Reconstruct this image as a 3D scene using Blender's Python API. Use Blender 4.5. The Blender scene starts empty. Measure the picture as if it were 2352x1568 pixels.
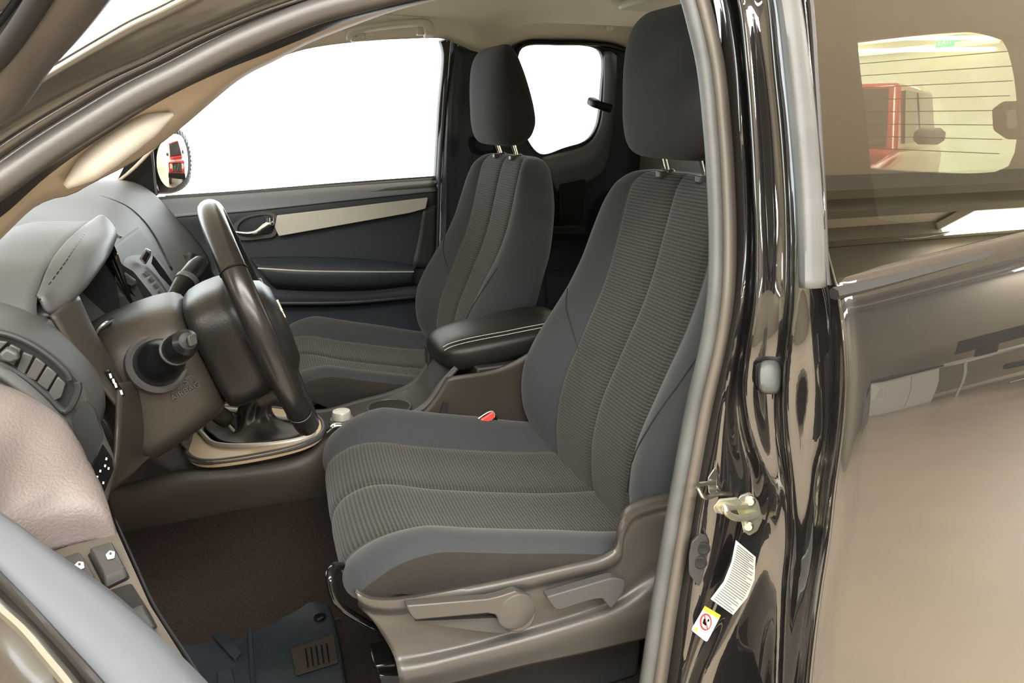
import bpy, bmesh, math, random
from mathutils import Vector, Matrix
from mathutils.bvhtree import BVHTree
random.seed(7)
R_=math.radians
SC=bpy.context.scene
COL=SC.collection
# ---------------------------------------------------------------- camera, world, exposure
F_PX=1690.0; YAW=R_(21.8); PITCH=R_(16.8)
CAM=Vector((0,-1.45,1.42))
FW=Vector((math.sin(YAW)*math.cos(PITCH),math.cos(YAW)*math.cos(PITCH),-math.sin(PITCH)))
RT=Vector((math.cos(YAW),-math.sin(YAW),0)); UPV=RT.cross(FW)
cd=bpy.data.cameras.new('camera'); cam=bpy.data.objects.new('camera',cd); COL.objects.link(cam)
cd.sensor_width=36; cd.lens=36*F_PX/2352; cd.clip_start=.02
cam.matrix_world=Matrix(((RT.x,UPV.x,-FW.x,CAM.x),(RT.y,UPV.y,-FW.y,CAM.y),(RT.z,UPV.z,-FW.z,CAM.z),(0,0,0,1)))
SC.camera=cam
W=bpy.data.worlds.new('daylight'); SC.world=W; W.use_nodes=True
W.node_tree.nodes['Background'].inputs[0].default_value=(.92,.97,1,1)
W.node_tree.nodes['Background'].inputs[1].default_value=1.6
SC.view_settings.view_transform='Standard'; SC.view_settings.look='None'
SC.view_settings.exposure=2.08; SC.view_settings.gamma=1; SC.view_settings.use_curve_mapping=False
SC.cycles.max_bounces=7; SC.cycles.transparent_max_bounces=12
def area(name,loc,rot,sx,sy,power,col=(1,.96,.90)):
    l=bpy.data.lights.new(name,'AREA'); l.shape='RECTANGLE'; l.size=sx; l.size_y=sy; l.energy=power; l.color=col
    o=bpy.data.objects.new(name,l); COL.objects.link(o); o.location=loc; o.rotation_euler=rot; return o
LAMPS=[((-3.5,-3.0,3.62),6,.4,75),((-5.5,-6.3,3.62),6,.4,60),((.2,-5.0,3.62),5,.4,110),((.6,-2.6,3.62),4,.3,60),((10.7,-6.55,3.62),3.8,.5,85),((6.5,1.6,3.62),.4,6,110)]
# ---------------------------------------------------------------- geometry helpers
def ray(u,v): return FW+RT*((u-1176)/F_PX)-UPV*((v-784)/F_PX)
def P(u,v,x=None,y=None,z=None):
    d=ray(u,v)
    for a,i in ((x,0),(y,1),(z,2)):
        if a is not None: return CAM+d*((a-CAM[i])/d[i])
def PP(u,v,p0,n):
    d=ray(u,v); n=Vector(n); return CAM+d*((Vector(p0)-CAM).dot(n)/d.dot(n))
def px(pts,**k): return [P(*p,**k) for p in pts]
def V(*a): return Vector(a)
def spline(pts,n,closed=False):
    pts=[Vector(p) for p in pts]
    if len(pts)==2 and not closed: return [pts[0].lerp(pts[1],i/(n-1)) for i in range(n)]
    m=len(pts); dens=[]
    segs=m if closed else m-1
    for i in range(segs):
        if closed: a,b,c,d=pts[(i-1)%m],pts[i],pts[(i+1)%m],pts[(i+2)%m]
        else:
            b,c=pts[i],pts[i+1]; a=pts[i-1] if i>0 else b*2-c; d=pts[i+2] if i+2<m else c*2-b
        l1=max((b-a).length,1e-6)**.5; l2=max((c-b).length,1e-6)**.5; l3=max((d-c).length,1e-6)**.5
        t1=(b-a)/l1-(c-a)/(l1+l2)+(c-b)/l2; t2=(c-b)/l2-(d-b)/(l2+l3)+(d-c)/l3
        t1=t1*l2; t2=t2*l2
        for k in range(14):
            t=k/14; t2_=t*t; t3=t2_*t
            dens.append(b*(2*t3-3*t2_+1)+t1*(t3-2*t2_+t)+c*(-2*t3+3*t2_)+t2*(t3-t2_))
    dens.append(pts[0].copy() if closed else pts[-1].copy())
    L=[0]
    for i in range(1,len(dens)): L.append(L[-1]+(dens[i]-dens[i-1]).length)
    out=[]; j=0; cnt=n if closed else n-1
    for i in range(n):
        s=L[-1]*i/cnt
        while j<len(L)-2 and L[j+1]<s: j+=1
        q=(s-L[j])/max(L[j+1]-L[j],1e-9); out.append(dens[j].lerp(dens[j+1],min(max(q,0),1)))
    return out
def G(Vs,Fs,uv=None,mi=None): return dict(V=[Vector(v) for v in Vs],F=Fs,uv=uv,mi=mi)
def patch(rows,nu=24,nv=16,lin=False,closed=False):
    rr=[]
    for r in rows:
        if lin and not closed:
            r=[Vector(p) for p in r]; L=[0]
            for i in range(1,len(r)): L.append(L[-1]+(r[i]-r[i-1]).length)
            o=[];j=0
            for i in range(nu):
                s=L[-1]*i/(nu-1)
                while j<len(L)-2 and L[j+1]<s: j+=1
                o.append(r[j].lerp(r[j+1],(s-L[j])/max(L[j+1]-L[j],1e-9)))
            rr.append(o)
        else: rr.append(spline(r,nu,closed))
    cols=[spline([r[i] for r in rr],nv) for i in range(nu)]
    Vs=[cols[i][j] for j in range(nv) for i in range(nu)]
    Fs=[];uv=[]
    nn=nu if closed else nu-1
    for j in range(nv-1):
        for i in range(nn):
            i2=(i+1)%nu; Fs.append((j*nu+i,j*nu+i2,(j+1)*nu+i2,(j+1)*nu+i))
    U=[0]*(nu*nv)
    for j in range(nv):
        a=0
        for i in range(nu):
            if i: a+=(Vs[j*nu+i]-Vs[j*nu+i-1]).length
            U[j*nu+i]=[a,0]
    for i in range(nu):
        a=0
        for j in range(nv):
            if j: a+=(Vs[j*nu+i]-Vs[(j-1)*nu+i]).length
            U[j*nu+i][1]=a
    return G(Vs,Fs,[tuple(q) for q in U])
def prism(out,vec,back=0):
    out=[Vector(p) for p in out]; vec=Vector(vec); n=len(out)
    Vs=[p+vec for p in out]+[p+vec*back for p in out]
    Fs=[tuple(range(n)),tuple(range(2*n-1,n-1,-1))]+[(i,n+i,n+(i+1)%n,(i+1)%n) for i in range(n)]
    return G(Vs,Fs)
def loft(secs,cap=True,uv=True):
    n=len(secs[0]); Vs=[p for s in secs for p in s]; Fs=[]
    for j in range(len(secs)-1):
        for i in range(n): Fs.append((j*n+i,j*n+(i+1)%n,(j+1)*n+(i+1)%n,(j+1)*n+i))
    if cap: Fs+= [tuple(range(n-1,-1,-1)),tuple(range((len(secs)-1)*n,len(secs)*n))]
    return G(Vs,Fs)
def frames(pts,closed=False,up=None):
    n=len(pts); out=[]
    prev=None
    for i in range(n):
        if closed: t=(pts[(i+1)%n]-pts[(i-1)%n])
        else: t=pts[min(i+1,n-1)]-pts[max(i-1,0)]
        t=t.normalized()
        if up is not None: a=Vector(up)
        elif prev is not None: a=prev
        else: a=Vector((0,0,1)) if abs(t.z)<.9 else Vector((1,0,0))
        s=t.cross(a).normalized(); a=s.cross(t).normalized(); prev=a
        out.append((t,s,a))
    return out
def sweep(path,prof,n=40,closed=False,up=None,cap=True,scale=None,straight=False):
    pts=[Vector(p) for p in path] if straight else spline(path,n,closed)
    fr=frames(pts,closed,up); secs=[]
    for k,(p,(t,s,a)) in enumerate(zip(pts,fr)):
        q=scale(k/max(len(pts)-1,1)) if scale else 1
        secs.append([p+s*(c[0]*q)+a*(c[1]*q) for c in prof])
    g=loft(secs,cap and not closed)
    if closed:
        m=len(prof); N=len(pts)
        for i in range(m): g['F'].append(((N-1)*m+i,(N-1)*m+(i+1)%m,(i+1)%m,i))
    return g
def circ(r,n=12,ry=None): return [(r*math.cos(2*math.pi*i/n),(ry or r)*math.sin(2*math.pi*i/n)) for i in range(n)]
def tube(path,r,n=40,closed=False,seg=12,straight=False,scale=None): return sweep(path,circ(r,seg),n,closed,straight=straight,scale=scale)
def rect(w,h,r=0,n=4):
    if r<=0: return [(-w/2,-h/2),(w/2,-h/2),(w/2,h/2),(-w/2,h/2)]
    o=[]
    for cx,cy,a0 in ((w/2-r,-h/2+r,-90),(w/2-r,h/2-r,0),(-w/2+r,h/2-r,90),(-w/2+r,-h/2+r,180)):
        for i in range(n+1):
            a=R_(a0+90*i/n); o.append((cx+r*math.cos(a),cy+r*math.sin(a)))
    return o
def lathe(prof,o,axis,n=28):
    o=Vector(o); ax=Vector(axis).normalized(); a=Vector((0,0,1)) if abs(ax.z)<.9 else Vector((1,0,0))
    s=ax.cross(a).normalized(); b=s.cross(ax)
    return loft([[o+ax*h+(s*math.cos(2*math.pi*i/n)+b*math.sin(2*math.pi*i/n))*max(r,1e-5) for i in range(n)] for r,h in prof])
def boxg(c,s,rot=None):
    c=Vector(c); vs=[Vector((x*s[0]/2,y*s[1]/2,z*s[2]/2)) for x in(-1,1) for y in(-1,1) for z in(-1,1)]
    if rot is not None: vs=[rot@v for v in vs]
    return G([c+v for v in vs],[(0,1,3,2),(4,6,7,5),(0,4,5,1),(2,3,7,6),(0,2,6,4),(1,5,7,3)])
def ringg(outer,inner,vec,n=64):
    o=spline(outer,n,True) ; i_=spline(inner,n,True)
    c=sum(i_,Vector())/n
    # match start by nearest vertex
    k=min(range(n),key=lambda k:(i_[k]-o[0]).length)
    i_=i_[k:]+i_[:k]; vec=Vector(vec)
    Vs=o+i_+[p+vec for p in o]+[p+vec for p in i_]; Fs=[]
    for a in range(n):
        b=(a+1)%n
        Fs+=[(a,b,n+b,n+a),(2*n+b,2*n+a,3*n+a,3*n+b),(b,a,2*n+a,2*n+b),(n+a,n+b,3*n+b,3*n+a)]
    return G(Vs,Fs)
def roundpoly(pts,r=.25,n=5):
    """rounds the corners of a closed polygon; r = fraction of the shorter side"""
    pts=[Vector(p) for p in pts]; m=len(pts); o=[]
    for i in range(m):
        a,b,c=pts[i-1],pts[i],pts[(i+1)%m]
        d=min((a-b).length,(c-b).length)*r
        s=b+(a-b).normalized()*d; e=b+(c-b).normalized()*d
        for k in range(n+1):
            t=k/n; o.append(s*(1-t)**2+b*2*t*(1-t)+e*t*t)
    return o
def super_sec(c,ax,ay,hx,hy,p=3.0,n=40):
    o=[]
    for i in range(n):
        a=2*math.pi*i/n; ca,sa=math.cos(a),math.sin(a)
        o.append(Vector(c)+Vector(ax)*(hx*math.copysign(abs(ca)**(2/p),ca))+Vector(ay)*(hy*math.copysign(abs(sa)**(2/p),sa)))
    return o
def root(name,loc,label=None,cat=None,group=None,kind=None):
    o=bpy.data.objects.new(name,None); o.empty_display_size=.1; COL.objects.link(o); o.location=loc
    o['_w']=list(loc); tag(o,label,cat,group,kind); return o
def tag(o,label=None,cat=None,group=None,kind=None):
    if label: o['label']=label
    if cat: o['category']=cat
    if group: o['group']=group
    if kind: o['kind']=kind
    return o
def obj(name,geoms,mats,parent=None,ang=35,bev=0,seg=2,sub=0,sol=0,soloff=0,label=None,cat=None,group=None,kind=None,flat=False):
    if isinstance(geoms,dict): geoms=[geoms]
    if not isinstance(mats,(list,tuple)): mats=[mats]
    Vs=[];Fs=[];UV=[];MI=[]
    for g in geoms:
        b=len(Vs); Vs+=g['V']; Fs+=[tuple(i+b for i in f) for f in g['F']]
        UV+=g['uv'] or [(v.x,v.z) for v in g['V']]
        MI+=g['mi'] or [0]*len(g['F'])
    # local origin: centre of the part (world for modifiers is irrelevant)
    cen=sum(Vs,Vector())/len(Vs)
    me=bpy.data.meshes.new(name); me.from_pydata([tuple(v-cen) for v in Vs],[],Fs)
    for m in mats: me.materials.append(m)
    for p,mi in zip(me.polygons,MI): p.material_index=mi
    ul=me.uv_layers.new(name='UVMap')
    for l in me.loops: ul.data[l.index].uv=UV[l.vertex_index]
    bm=bmesh.new(); bm.from_mesh(me); bmesh.ops.recalc_face_normals(bm,faces=bm.faces); bm.to_mesh(me); bm.free()
    if not flat:
        for p in me.polygons: p.use_smooth=True
        me.set_sharp_from_angle(angle=R_(ang))
    o=bpy.data.objects.new(name,me); COL.objects.link(o)
    if parent is not None:
        o.parent=parent; w=Vector((0,0,0)); q=parent
        while q is not None:
            w+=q.location; q=q.parent
        o.location=cen-w
    else: o.location=cen
    if sol: m=o.modifiers.new('s','SOLIDIFY'); m.thickness=sol; m.offset=soloff
    if bev: m=o.modifiers.new('b','BEVEL'); m.width=bev; m.segments=seg; m.limit_method='ANGLE'; m.angle_limit=R_(40); m.harden_normals=False
    if sub: m=o.modifiers.new('u','SUBSURF'); m.levels=sub; m.render_levels=sub
    return tag(o,label,cat,group,kind)
def struct(name,g,m,**k): return obj(name,g,m,kind='structure',**k)
def text(name,s,loc,xdir,ydir,size,m,parent,depth=.0006):
    c=bpy.data.curves.new(name,'FONT'); c.body=s; c.size=size; c.align_x='CENTER'; c.align_y='CENTER'; c.extrude=depth
    t=bpy.data.objects.new('tmp',c); COL.objects.link(t)
    dg=bpy.context.evaluated_depsgraph_get(); me=bpy.data.meshes.new_from_object(t.evaluated_get(dg))
    COL.objects.unlink(t); bpy.data.objects.remove(t)
    xd=Vector(xdir).normalized(); zd=xd.cross(Vector(ydir)).normalized(); yd=zd.cross(xd)
    M=Matrix((xd,yd,zd)).transposed()
    g=G([Vector(loc)+M@v.co for v in me.vertices],[tuple(p.vertices) for p in me.polygons])
    return obj(name,g,m,parent,ang=30)
# ---------------------------------------------------------------- materials
def mat(name,col,rough=.5,metal=0,spec=.5,coat=0,coatr=.03,bump=None,var=None,emit=None,sheen=0,ior=None):
    m=bpy.data.materials.new(name); m.use_nodes=True; nt=m.node_tree; b=nt.nodes['Principled BSDF']
    b.inputs['Base Color'].default_value=(*col,1); b.inputs['Roughness'].default_value=rough; b.inputs['Metallic'].default_value=metal
    b.inputs['Specular IOR Level'].default_value=spec; b.inputs['Coat Weight'].default_value=coat; b.inputs['Coat Roughness'].default_value=coatr
    if ior: b.inputs['IOR'].default_value=ior
    if sheen: b.inputs['Sheen Weight'].default_value=sheen
    if emit: b.inputs['Emission Color'].default_value=(*emit[0],1); b.inputs['Emission Strength'].default_value=emit[1]
    tc=nt.nodes.new('ShaderNodeTexCoord')
    if bump:
        n=nt.nodes.new('ShaderNodeTexNoise'); n.inputs['Scale'].default_value=bump[0]; n.inputs['Detail'].default_value=3
        nt.links.new(tc.outputs['Object'],n.inputs['Vector'])
        bp=nt.nodes.new('ShaderNodeBump'); bp.inputs['Strength'].default_value=bump[1]; bp.inputs['Distance'].default_value=bump[2] if len(bump)>2 else .001
        nt.links.new(n.outputs['Fac'],bp.inputs['Height']); nt.links.new(bp.outputs[0],b.inputs['Normal'])
    if var:
        n=nt.nodes.new('ShaderNodeTexNoise'); n.inputs['Scale'].default_value=var[0]; n.inputs['Detail'].default_value=4
        nt.links.new(tc.outputs['Object'],n.inputs['Vector'])
        r=nt.nodes.new('ShaderNodeMapRange'); r.inputs['From Min'].default_value=.35; r.inputs['From Max'].default_value=.65
        mx=nt.nodes.new('ShaderNodeMix'); mx.data_type='RGBA'; mx.inputs[6].default_value=(*col,1); mx.inputs[7].default_value=(*var[1],1)
        nt.links.new(n.outputs['Fac'],r.inputs['Value']); nt.links.new(r.outputs[0],mx.inputs[0]); nt.links.new(mx.outputs[2],b.inputs['Base Color'])
    return m
M={}
M['plastic']=mat('charcoal_plastic',(.022,.023,.025),.45,spec=.28,bump=(900,.25,.0004))
M['plastic_navy']=mat('trim_plastic',(.023,.028,.035),.42,spec=.32,bump=(900,.25,.0004))
M['plastic_mid']=mat('grey_plastic',(.05,.050,.050),.42,spec=.35,bump=(900,.25,.0004))
M['plastic_brown']=mat('warm_grey_plastic',(.030,.026,.021),.42,spec=.28,bump=(900,.25,.0004))
M['seat_plastic']=mat('seat_base_plastic',(.055,.050,.045),.38,bump=(700,.3,.0004))
M['dash']=mat('dash_plastic',(.058,.060,.062),.52,spec=.3,bump=(800,.3,.0005))
M['door_pink']=mat('door_pad_leatherette',(.115,.10,.097),.5,bump=(420,.5,.0012))
M['door_plate']=mat('switch_bezel',(.085,.074,.062),.36)
M['door_sill']=mat('door_top_plastic',(.088,.098,.115),.5,bump=(900,.15,.0004))
M['black']=mat('black_plastic',(.006,.006,.007),.32,spec=.18)
M['black_matte']=mat('black_matte',(.006,.006,.007),.8)
M['gloss_black']=mat('gloss_black',(.006,.006,.006),.12)
M['leather']=mat('black_leather',(.012,.0115,.0105),.36,spec=.28,bump=(450,.4,.0006))
M['rim_leather']=mat('wheel_leather',(.011,.0105,.0095),.27,spec=.4,bump=(500,.2,.0004))
M['hood']=mat('hood_leatherette',(.058,.06,.062),.45,spec=.35,bump=(420,.5,.0006))
M['fabric']=mat('plain_knit_fabric',(.031,.034,.038),.9,spec=.2,bump=(1500,.5,.0005),sheen=.12)
M['fabric_side']=mat('side_knit_fabric',(.020,.0175,.0145),.9,spec=.2,bump=(28,.5,.012),sheen=.08)
M['fabric_back']=mat('headrest_fabric',(.020,.0195,.0195),.9,spec=.2,bump=(1500,.5,.0005),sheen=.08)
M['beige']=mat('pillar_trim',(.36,.30,.235),.55,bump=(600,.15,.0005))
M['headliner']=mat('headliner_fabric',(.74,.71,.62),.95,spec=.1,bump=(700,.4,.0006))
M['handle_beige']=mat('grab_handle_plastic',(.58,.56,.51),.5)
M['silver']=mat('silver_trim',(.42,.41,.38),.34,metal=.3,bump=(1500,.1,.0002))
M['champagne']=mat('champagne_trim',(.42,.33,.22),.35,metal=.2)
M['chrome']=mat('chrome',(.8,.8,.8),.08,metal=1)
M['steel']=mat('brushed_steel',(.55,.54,.5),.3,metal=1)
M['zinc']=mat('zinc_plate',(.62,.60,.42),.28,metal=.85,var=(60,(.65,.66,.6)))
M['paint']=mat('black_paint',(.010,.0095,.010),.28,spec=.15,coat=1,coatr=.008)
M['paint'].node_tree.nodes['Principled BSDF'].inputs['Coat IOR'].default_value=2.0
M['channel']=mat('roof_channel_paint',(.035,.030,.026),.35,coat=.6,coatr=.08)
M['frame']=mat('wall_reflection_taupe',(.050,.045,.038),.3,coat=.5,coatr=.1)  # taupe base colour stands in for the wall reflected in the pillar paint
M['rubber']=mat('seal_rubber',(.055,.050,.048),.42,bump=(300,.2,.0008))
M['rubber_grey']=mat('grey_seal_rubber',(.085,.09,.09),.5,bump=(260,.3,.0008),var=(14,(.065,.07,.07)))
M['rubber_tan']=mat('flocked_seal',(.095,.085,.072),.5,bump=(300,.2,.0006))
M['rubber_dark']=mat('dark_rubber',(.018,.017,.017),.5,bump=(300,.2,.0006))
M['carpet']=mat('carpet_pile',(.020,.015,.012),1,spec=.05,bump=(900,1,.003),var=(500,(.034,.028,.024)))
M['mat']=mat('rubber_mat',(.014,.018,.022),.25,bump=(25,.25,.004),var=(7,(.024,.030,.037)))
M['white']=mat('white_print',(.75,.75,.74),.5)
M['paper']=mat('label_paper',(.55,.55,.54),.45)
M['ink']=mat('label_ink',(.16,.16,.16),.6)
M['yellow']=mat('yellow_print',(.75,.62,.04),.5)
M['red']=mat('red_print',(.6,.03,.03),.45)
M['buckle_red']=mat('buckle_button',(.75,.06,.05),.35)
M['skin_pic']=mat('pale_print',(.45,.55,.65),.5)
M['red_paint']=mat('red_paint',(.35,.006,.006),.3,coat=1)
M['dark_glass']=mat('dark_glass',(.01,.011,.012),.05)
M['mirror']=mat('mirror_glass',(.85,.86,.86),.01,metal=1)
M['wall']=mat('painted_wall',(.25,.215,.155),.7,bump=(6,.1,.01))
M['wall_cream']=mat('cream_wall',(.56,.53,.39),.7)
M['ceil']=mat('ceiling_paint',(.80,.74,.64),.8)
M['rear_trim']=mat('rear_wall_trim',(.17,.17,.155),.6)
M['beam']=mat('beam_paint',(.30,.27,.22),.7)
M['floor']=mat('polished_concrete',(.47,.39,.285),.35,bump=(3,.1,.01),var=(1.3,(.40,.345,.275)))
M['tyre']=mat('tyre_rubber',(.02,.02,.02),.8)
M['office']=mat('office_black',(.015,.015,.016),.6)
M['office_grey']=mat('office_grey',(.20,.20,.19),.5)
M['office_white']=mat('office_white',(.7,.66,.58),.5)
M['lamp']=mat('lamp_diffuser',(.9,.9,.85),.4,emit=((1,.95,.84),3.2))
M['exit']=mat('exit_green',(.05,.5,.15),.4,emit=((.1,1,.3),1.2))
def ribmat(name,c1,c2,scale):
    m=bpy.data.materials.new(name); m.use_nodes=True; nt=m.node_tree; b=nt.nodes['Principled BSDF']
    b.inputs['Roughness'].default_value=.9; b.inputs['Specular IOR Level'].default_value=.2; b.inputs['Sheen Weight'].default_value=.12
    uv=nt.nodes.new('ShaderNodeUVMap'); w=nt.nodes.new('ShaderNodeTexWave'); w.wave_type='BANDS'; w.bands_direction='Y'; w.wave_profile='SIN'
    w.inputs['Scale'].default_value=scale; w.inputs['Distortion'].default_value=.0
    nt.links.new(uv.outputs[0],w.inputs['Vector'])
    w2=nt.nodes.new('ShaderNodeTexWave'); w2.wave_type='BANDS'; w2.bands_direction='X'; w2.inputs['Scale'].default_value=scale*.55; w2.inputs['Distortion'].default_value=1.0
    nt.links.new(uv.outputs[0],w2.inputs['Vector'])
    mu=nt.nodes.new('ShaderNodeMath'); mu.operation='MULTIPLY'; nt.links.new(w.outputs['Fac'],mu.inputs[0])
    mr=nt.nodes.new('ShaderNodeMapRange'); mr.inputs['To Min'].default_value=.72; nt.links.new(w2.outputs['Fac'],mr.inputs['Value']); nt.links.new(mr.outputs[0],mu.inputs[1])
    mx=nt.nodes.new('ShaderNodeMix'); mx.data_type='RGBA'; mx.inputs[6].default_value=(*c1,1); mx.inputs[7].default_value=(*c2,1)
    nt.links.new(mu.outputs[0],mx.inputs[0]); nt.links.new(mx.outputs[2],b.inputs['Base Color'])
    bp=nt.nodes.new('ShaderNodeBump'); bp.inputs['Strength'].default_value=.6; bp.inputs['Distance'].default_value=.0015
    nt.links.new(w.outputs['Fac'],bp.inputs['Height']); nt.links.new(bp.outputs[0],b.inputs['Normal'])
    return m
M['rib']=ribmat('ribbed_fabric',(.017,.0175,.015),(.048,.048,.040),52)
def glassmat(name,tint,refl=1.0,ior=1.5):
    m=bpy.data.materials.new(name); m.use_nodes=True; nt=m.node_tree; nt.nodes.clear()
    o=nt.nodes.new('ShaderNodeOutputMaterial'); mx=nt.nodes.new('ShaderNodeMixShader'); t=nt.nodes.new('ShaderNodeBsdfTransparent'); g=nt.nodes.new('ShaderNodeBsdfGlossy')
    t.inputs[0].default_value=(*tint,1); g.inputs['Roughness'].default_value=.0; g.inputs[0].default_value=(1,1,1,1)
    f=nt.nodes.new('ShaderNodeFresnel'); f.inputs[0].default_value=ior
    mu=nt.nodes.new('ShaderNodeMath'); mu.operation='MULTIPLY'; mu.inputs[1].default_value=refl; mu.use_clamp=True
    ge=nt.nodes.new('ShaderNodeNewGeometry'); m2=nt.nodes.new('ShaderNodeMath'); m2.operation='SUBTRACT'; m2.inputs[0].default_value=1; m3=nt.nodes.new('ShaderNodeMath'); m3.operation='MULTIPLY'
    nt.links.new(ge.outputs['Backfacing'],m2.inputs[1]); nt.links.new(f.outputs[0],mu.inputs[0]); nt.links.new(mu.outputs[0],m3.inputs[0]); nt.links.new(m2.outputs[0],m3.inputs[1]); nt.links.new(m3.outputs[0],mx.inputs[0]); nt.links.new(t.outputs[0],mx.inputs[1]); nt.links.new(g.outputs[0],mx.inputs[2]); nt.links.new(mx.outputs[0],o.inputs[0])
    return m
M['glass']=glassmat('clear_glass',(.97,.99,.98))
M['tint']=glassmat('tinted_glass',(.50,.50,.43),3.0,1.6)
# ================================================================ SHOWROOM (setting)
def slab(x0,x1,y0,y1,z0,z1): return boxg(((x0+x1)/2,(y0+y1)/2,(z0+z1)/2),(x1-x0,y1-y0,z1-z0))
struct('floor',slab(-9,13.4,-7.2,7.0,-.1,0),M['floor'],flat=True)
struct('wall_left',slab(-9,13.4,-7.3,-7.1,0,3.85),M['wall'],flat=True)
struct('wall_back',slab(13,13.2,-7.2,15,0,3.85),M['wall_cream'],flat=True)
struct('unseen_wall_front',slab(-9.2,-9,-7.2,3.5,0,3.85),M['wall_cream'],flat=True)  # unseen wall, added so the jamb paint mirrors cream instead of white world
struct('ceiling',slab(-9,13.4,-7.2,6.2,3.85,3.95),M['ceil'],flat=True)
for k,yy in enumerate((-6.95,-6.1,-5.6)):
    struct('trim_%d'%(k+1),slab(-9,12.9,yy-.1,yy+.1,3.68,3.85),M['beam'],flat=True)
for k,(loc,sx,sy,pw) in enumerate(LAMPS):
    r=root('ceiling_light',loc,['strip light ahead of the open driver door','strip light in the front corner by the left wall','strip light between the truck and the left wall','short strip light right beside the truck','short strip light in the far corner beyond the desk','cross-wise strip light near the red car'][k],'ceiling light','strip lights under the showroom ceiling')
    obj('housing',boxg((loc[0],loc[1],loc[2]+.14),(sx+.06,sy+.06,.1)),M['office_white'],r,bev=.01)
    obj('diffuser',boxg((loc[0],loc[1],loc[2]+.07),(sx,sy,.04)),M['lamp'],r,bev=.005)
    a=area('lamp_light',(0,0,0),(0,0,0),sx,sy,pw); a.parent=r; a.location=(0,0,0)
pe=P(2173,97,x=12.9)
ex=root('exit_sign',tuple(pe),'green emergency exit sign high on the cream back wall','sign')
obj('sign_box',boxg(pe+V(.03,0,0),(.1,.40,.18)),M['exit'],ex,bev=.01)
text('sign_text','EXIT',pe+V(-.025,0,0),(0,-1,0),(0,0,1),.15,M['white'],ex)
for k,(v_,tx) in enumerate(((88,'upper bright strip light on the cream back wall'),(115,'lower bright strip light on the cream back wall'))):
    a_=P(1900,v_+2,x=12.85); b_=P(2285,v_-2,x=12.85)
    w_=root('wall_light',tuple((a_+b_)/2),tx,'wall light'); obj('diffuser',tube([a_,b_],.035,2,seg=10,straight=True),M['lamp'],w_); obj('housing',boxg((a_+b_)/2+V(.06,0,.01),(.05,abs((a_-b_).y)+.1,.09)),M['office_white'],w_)
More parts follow.
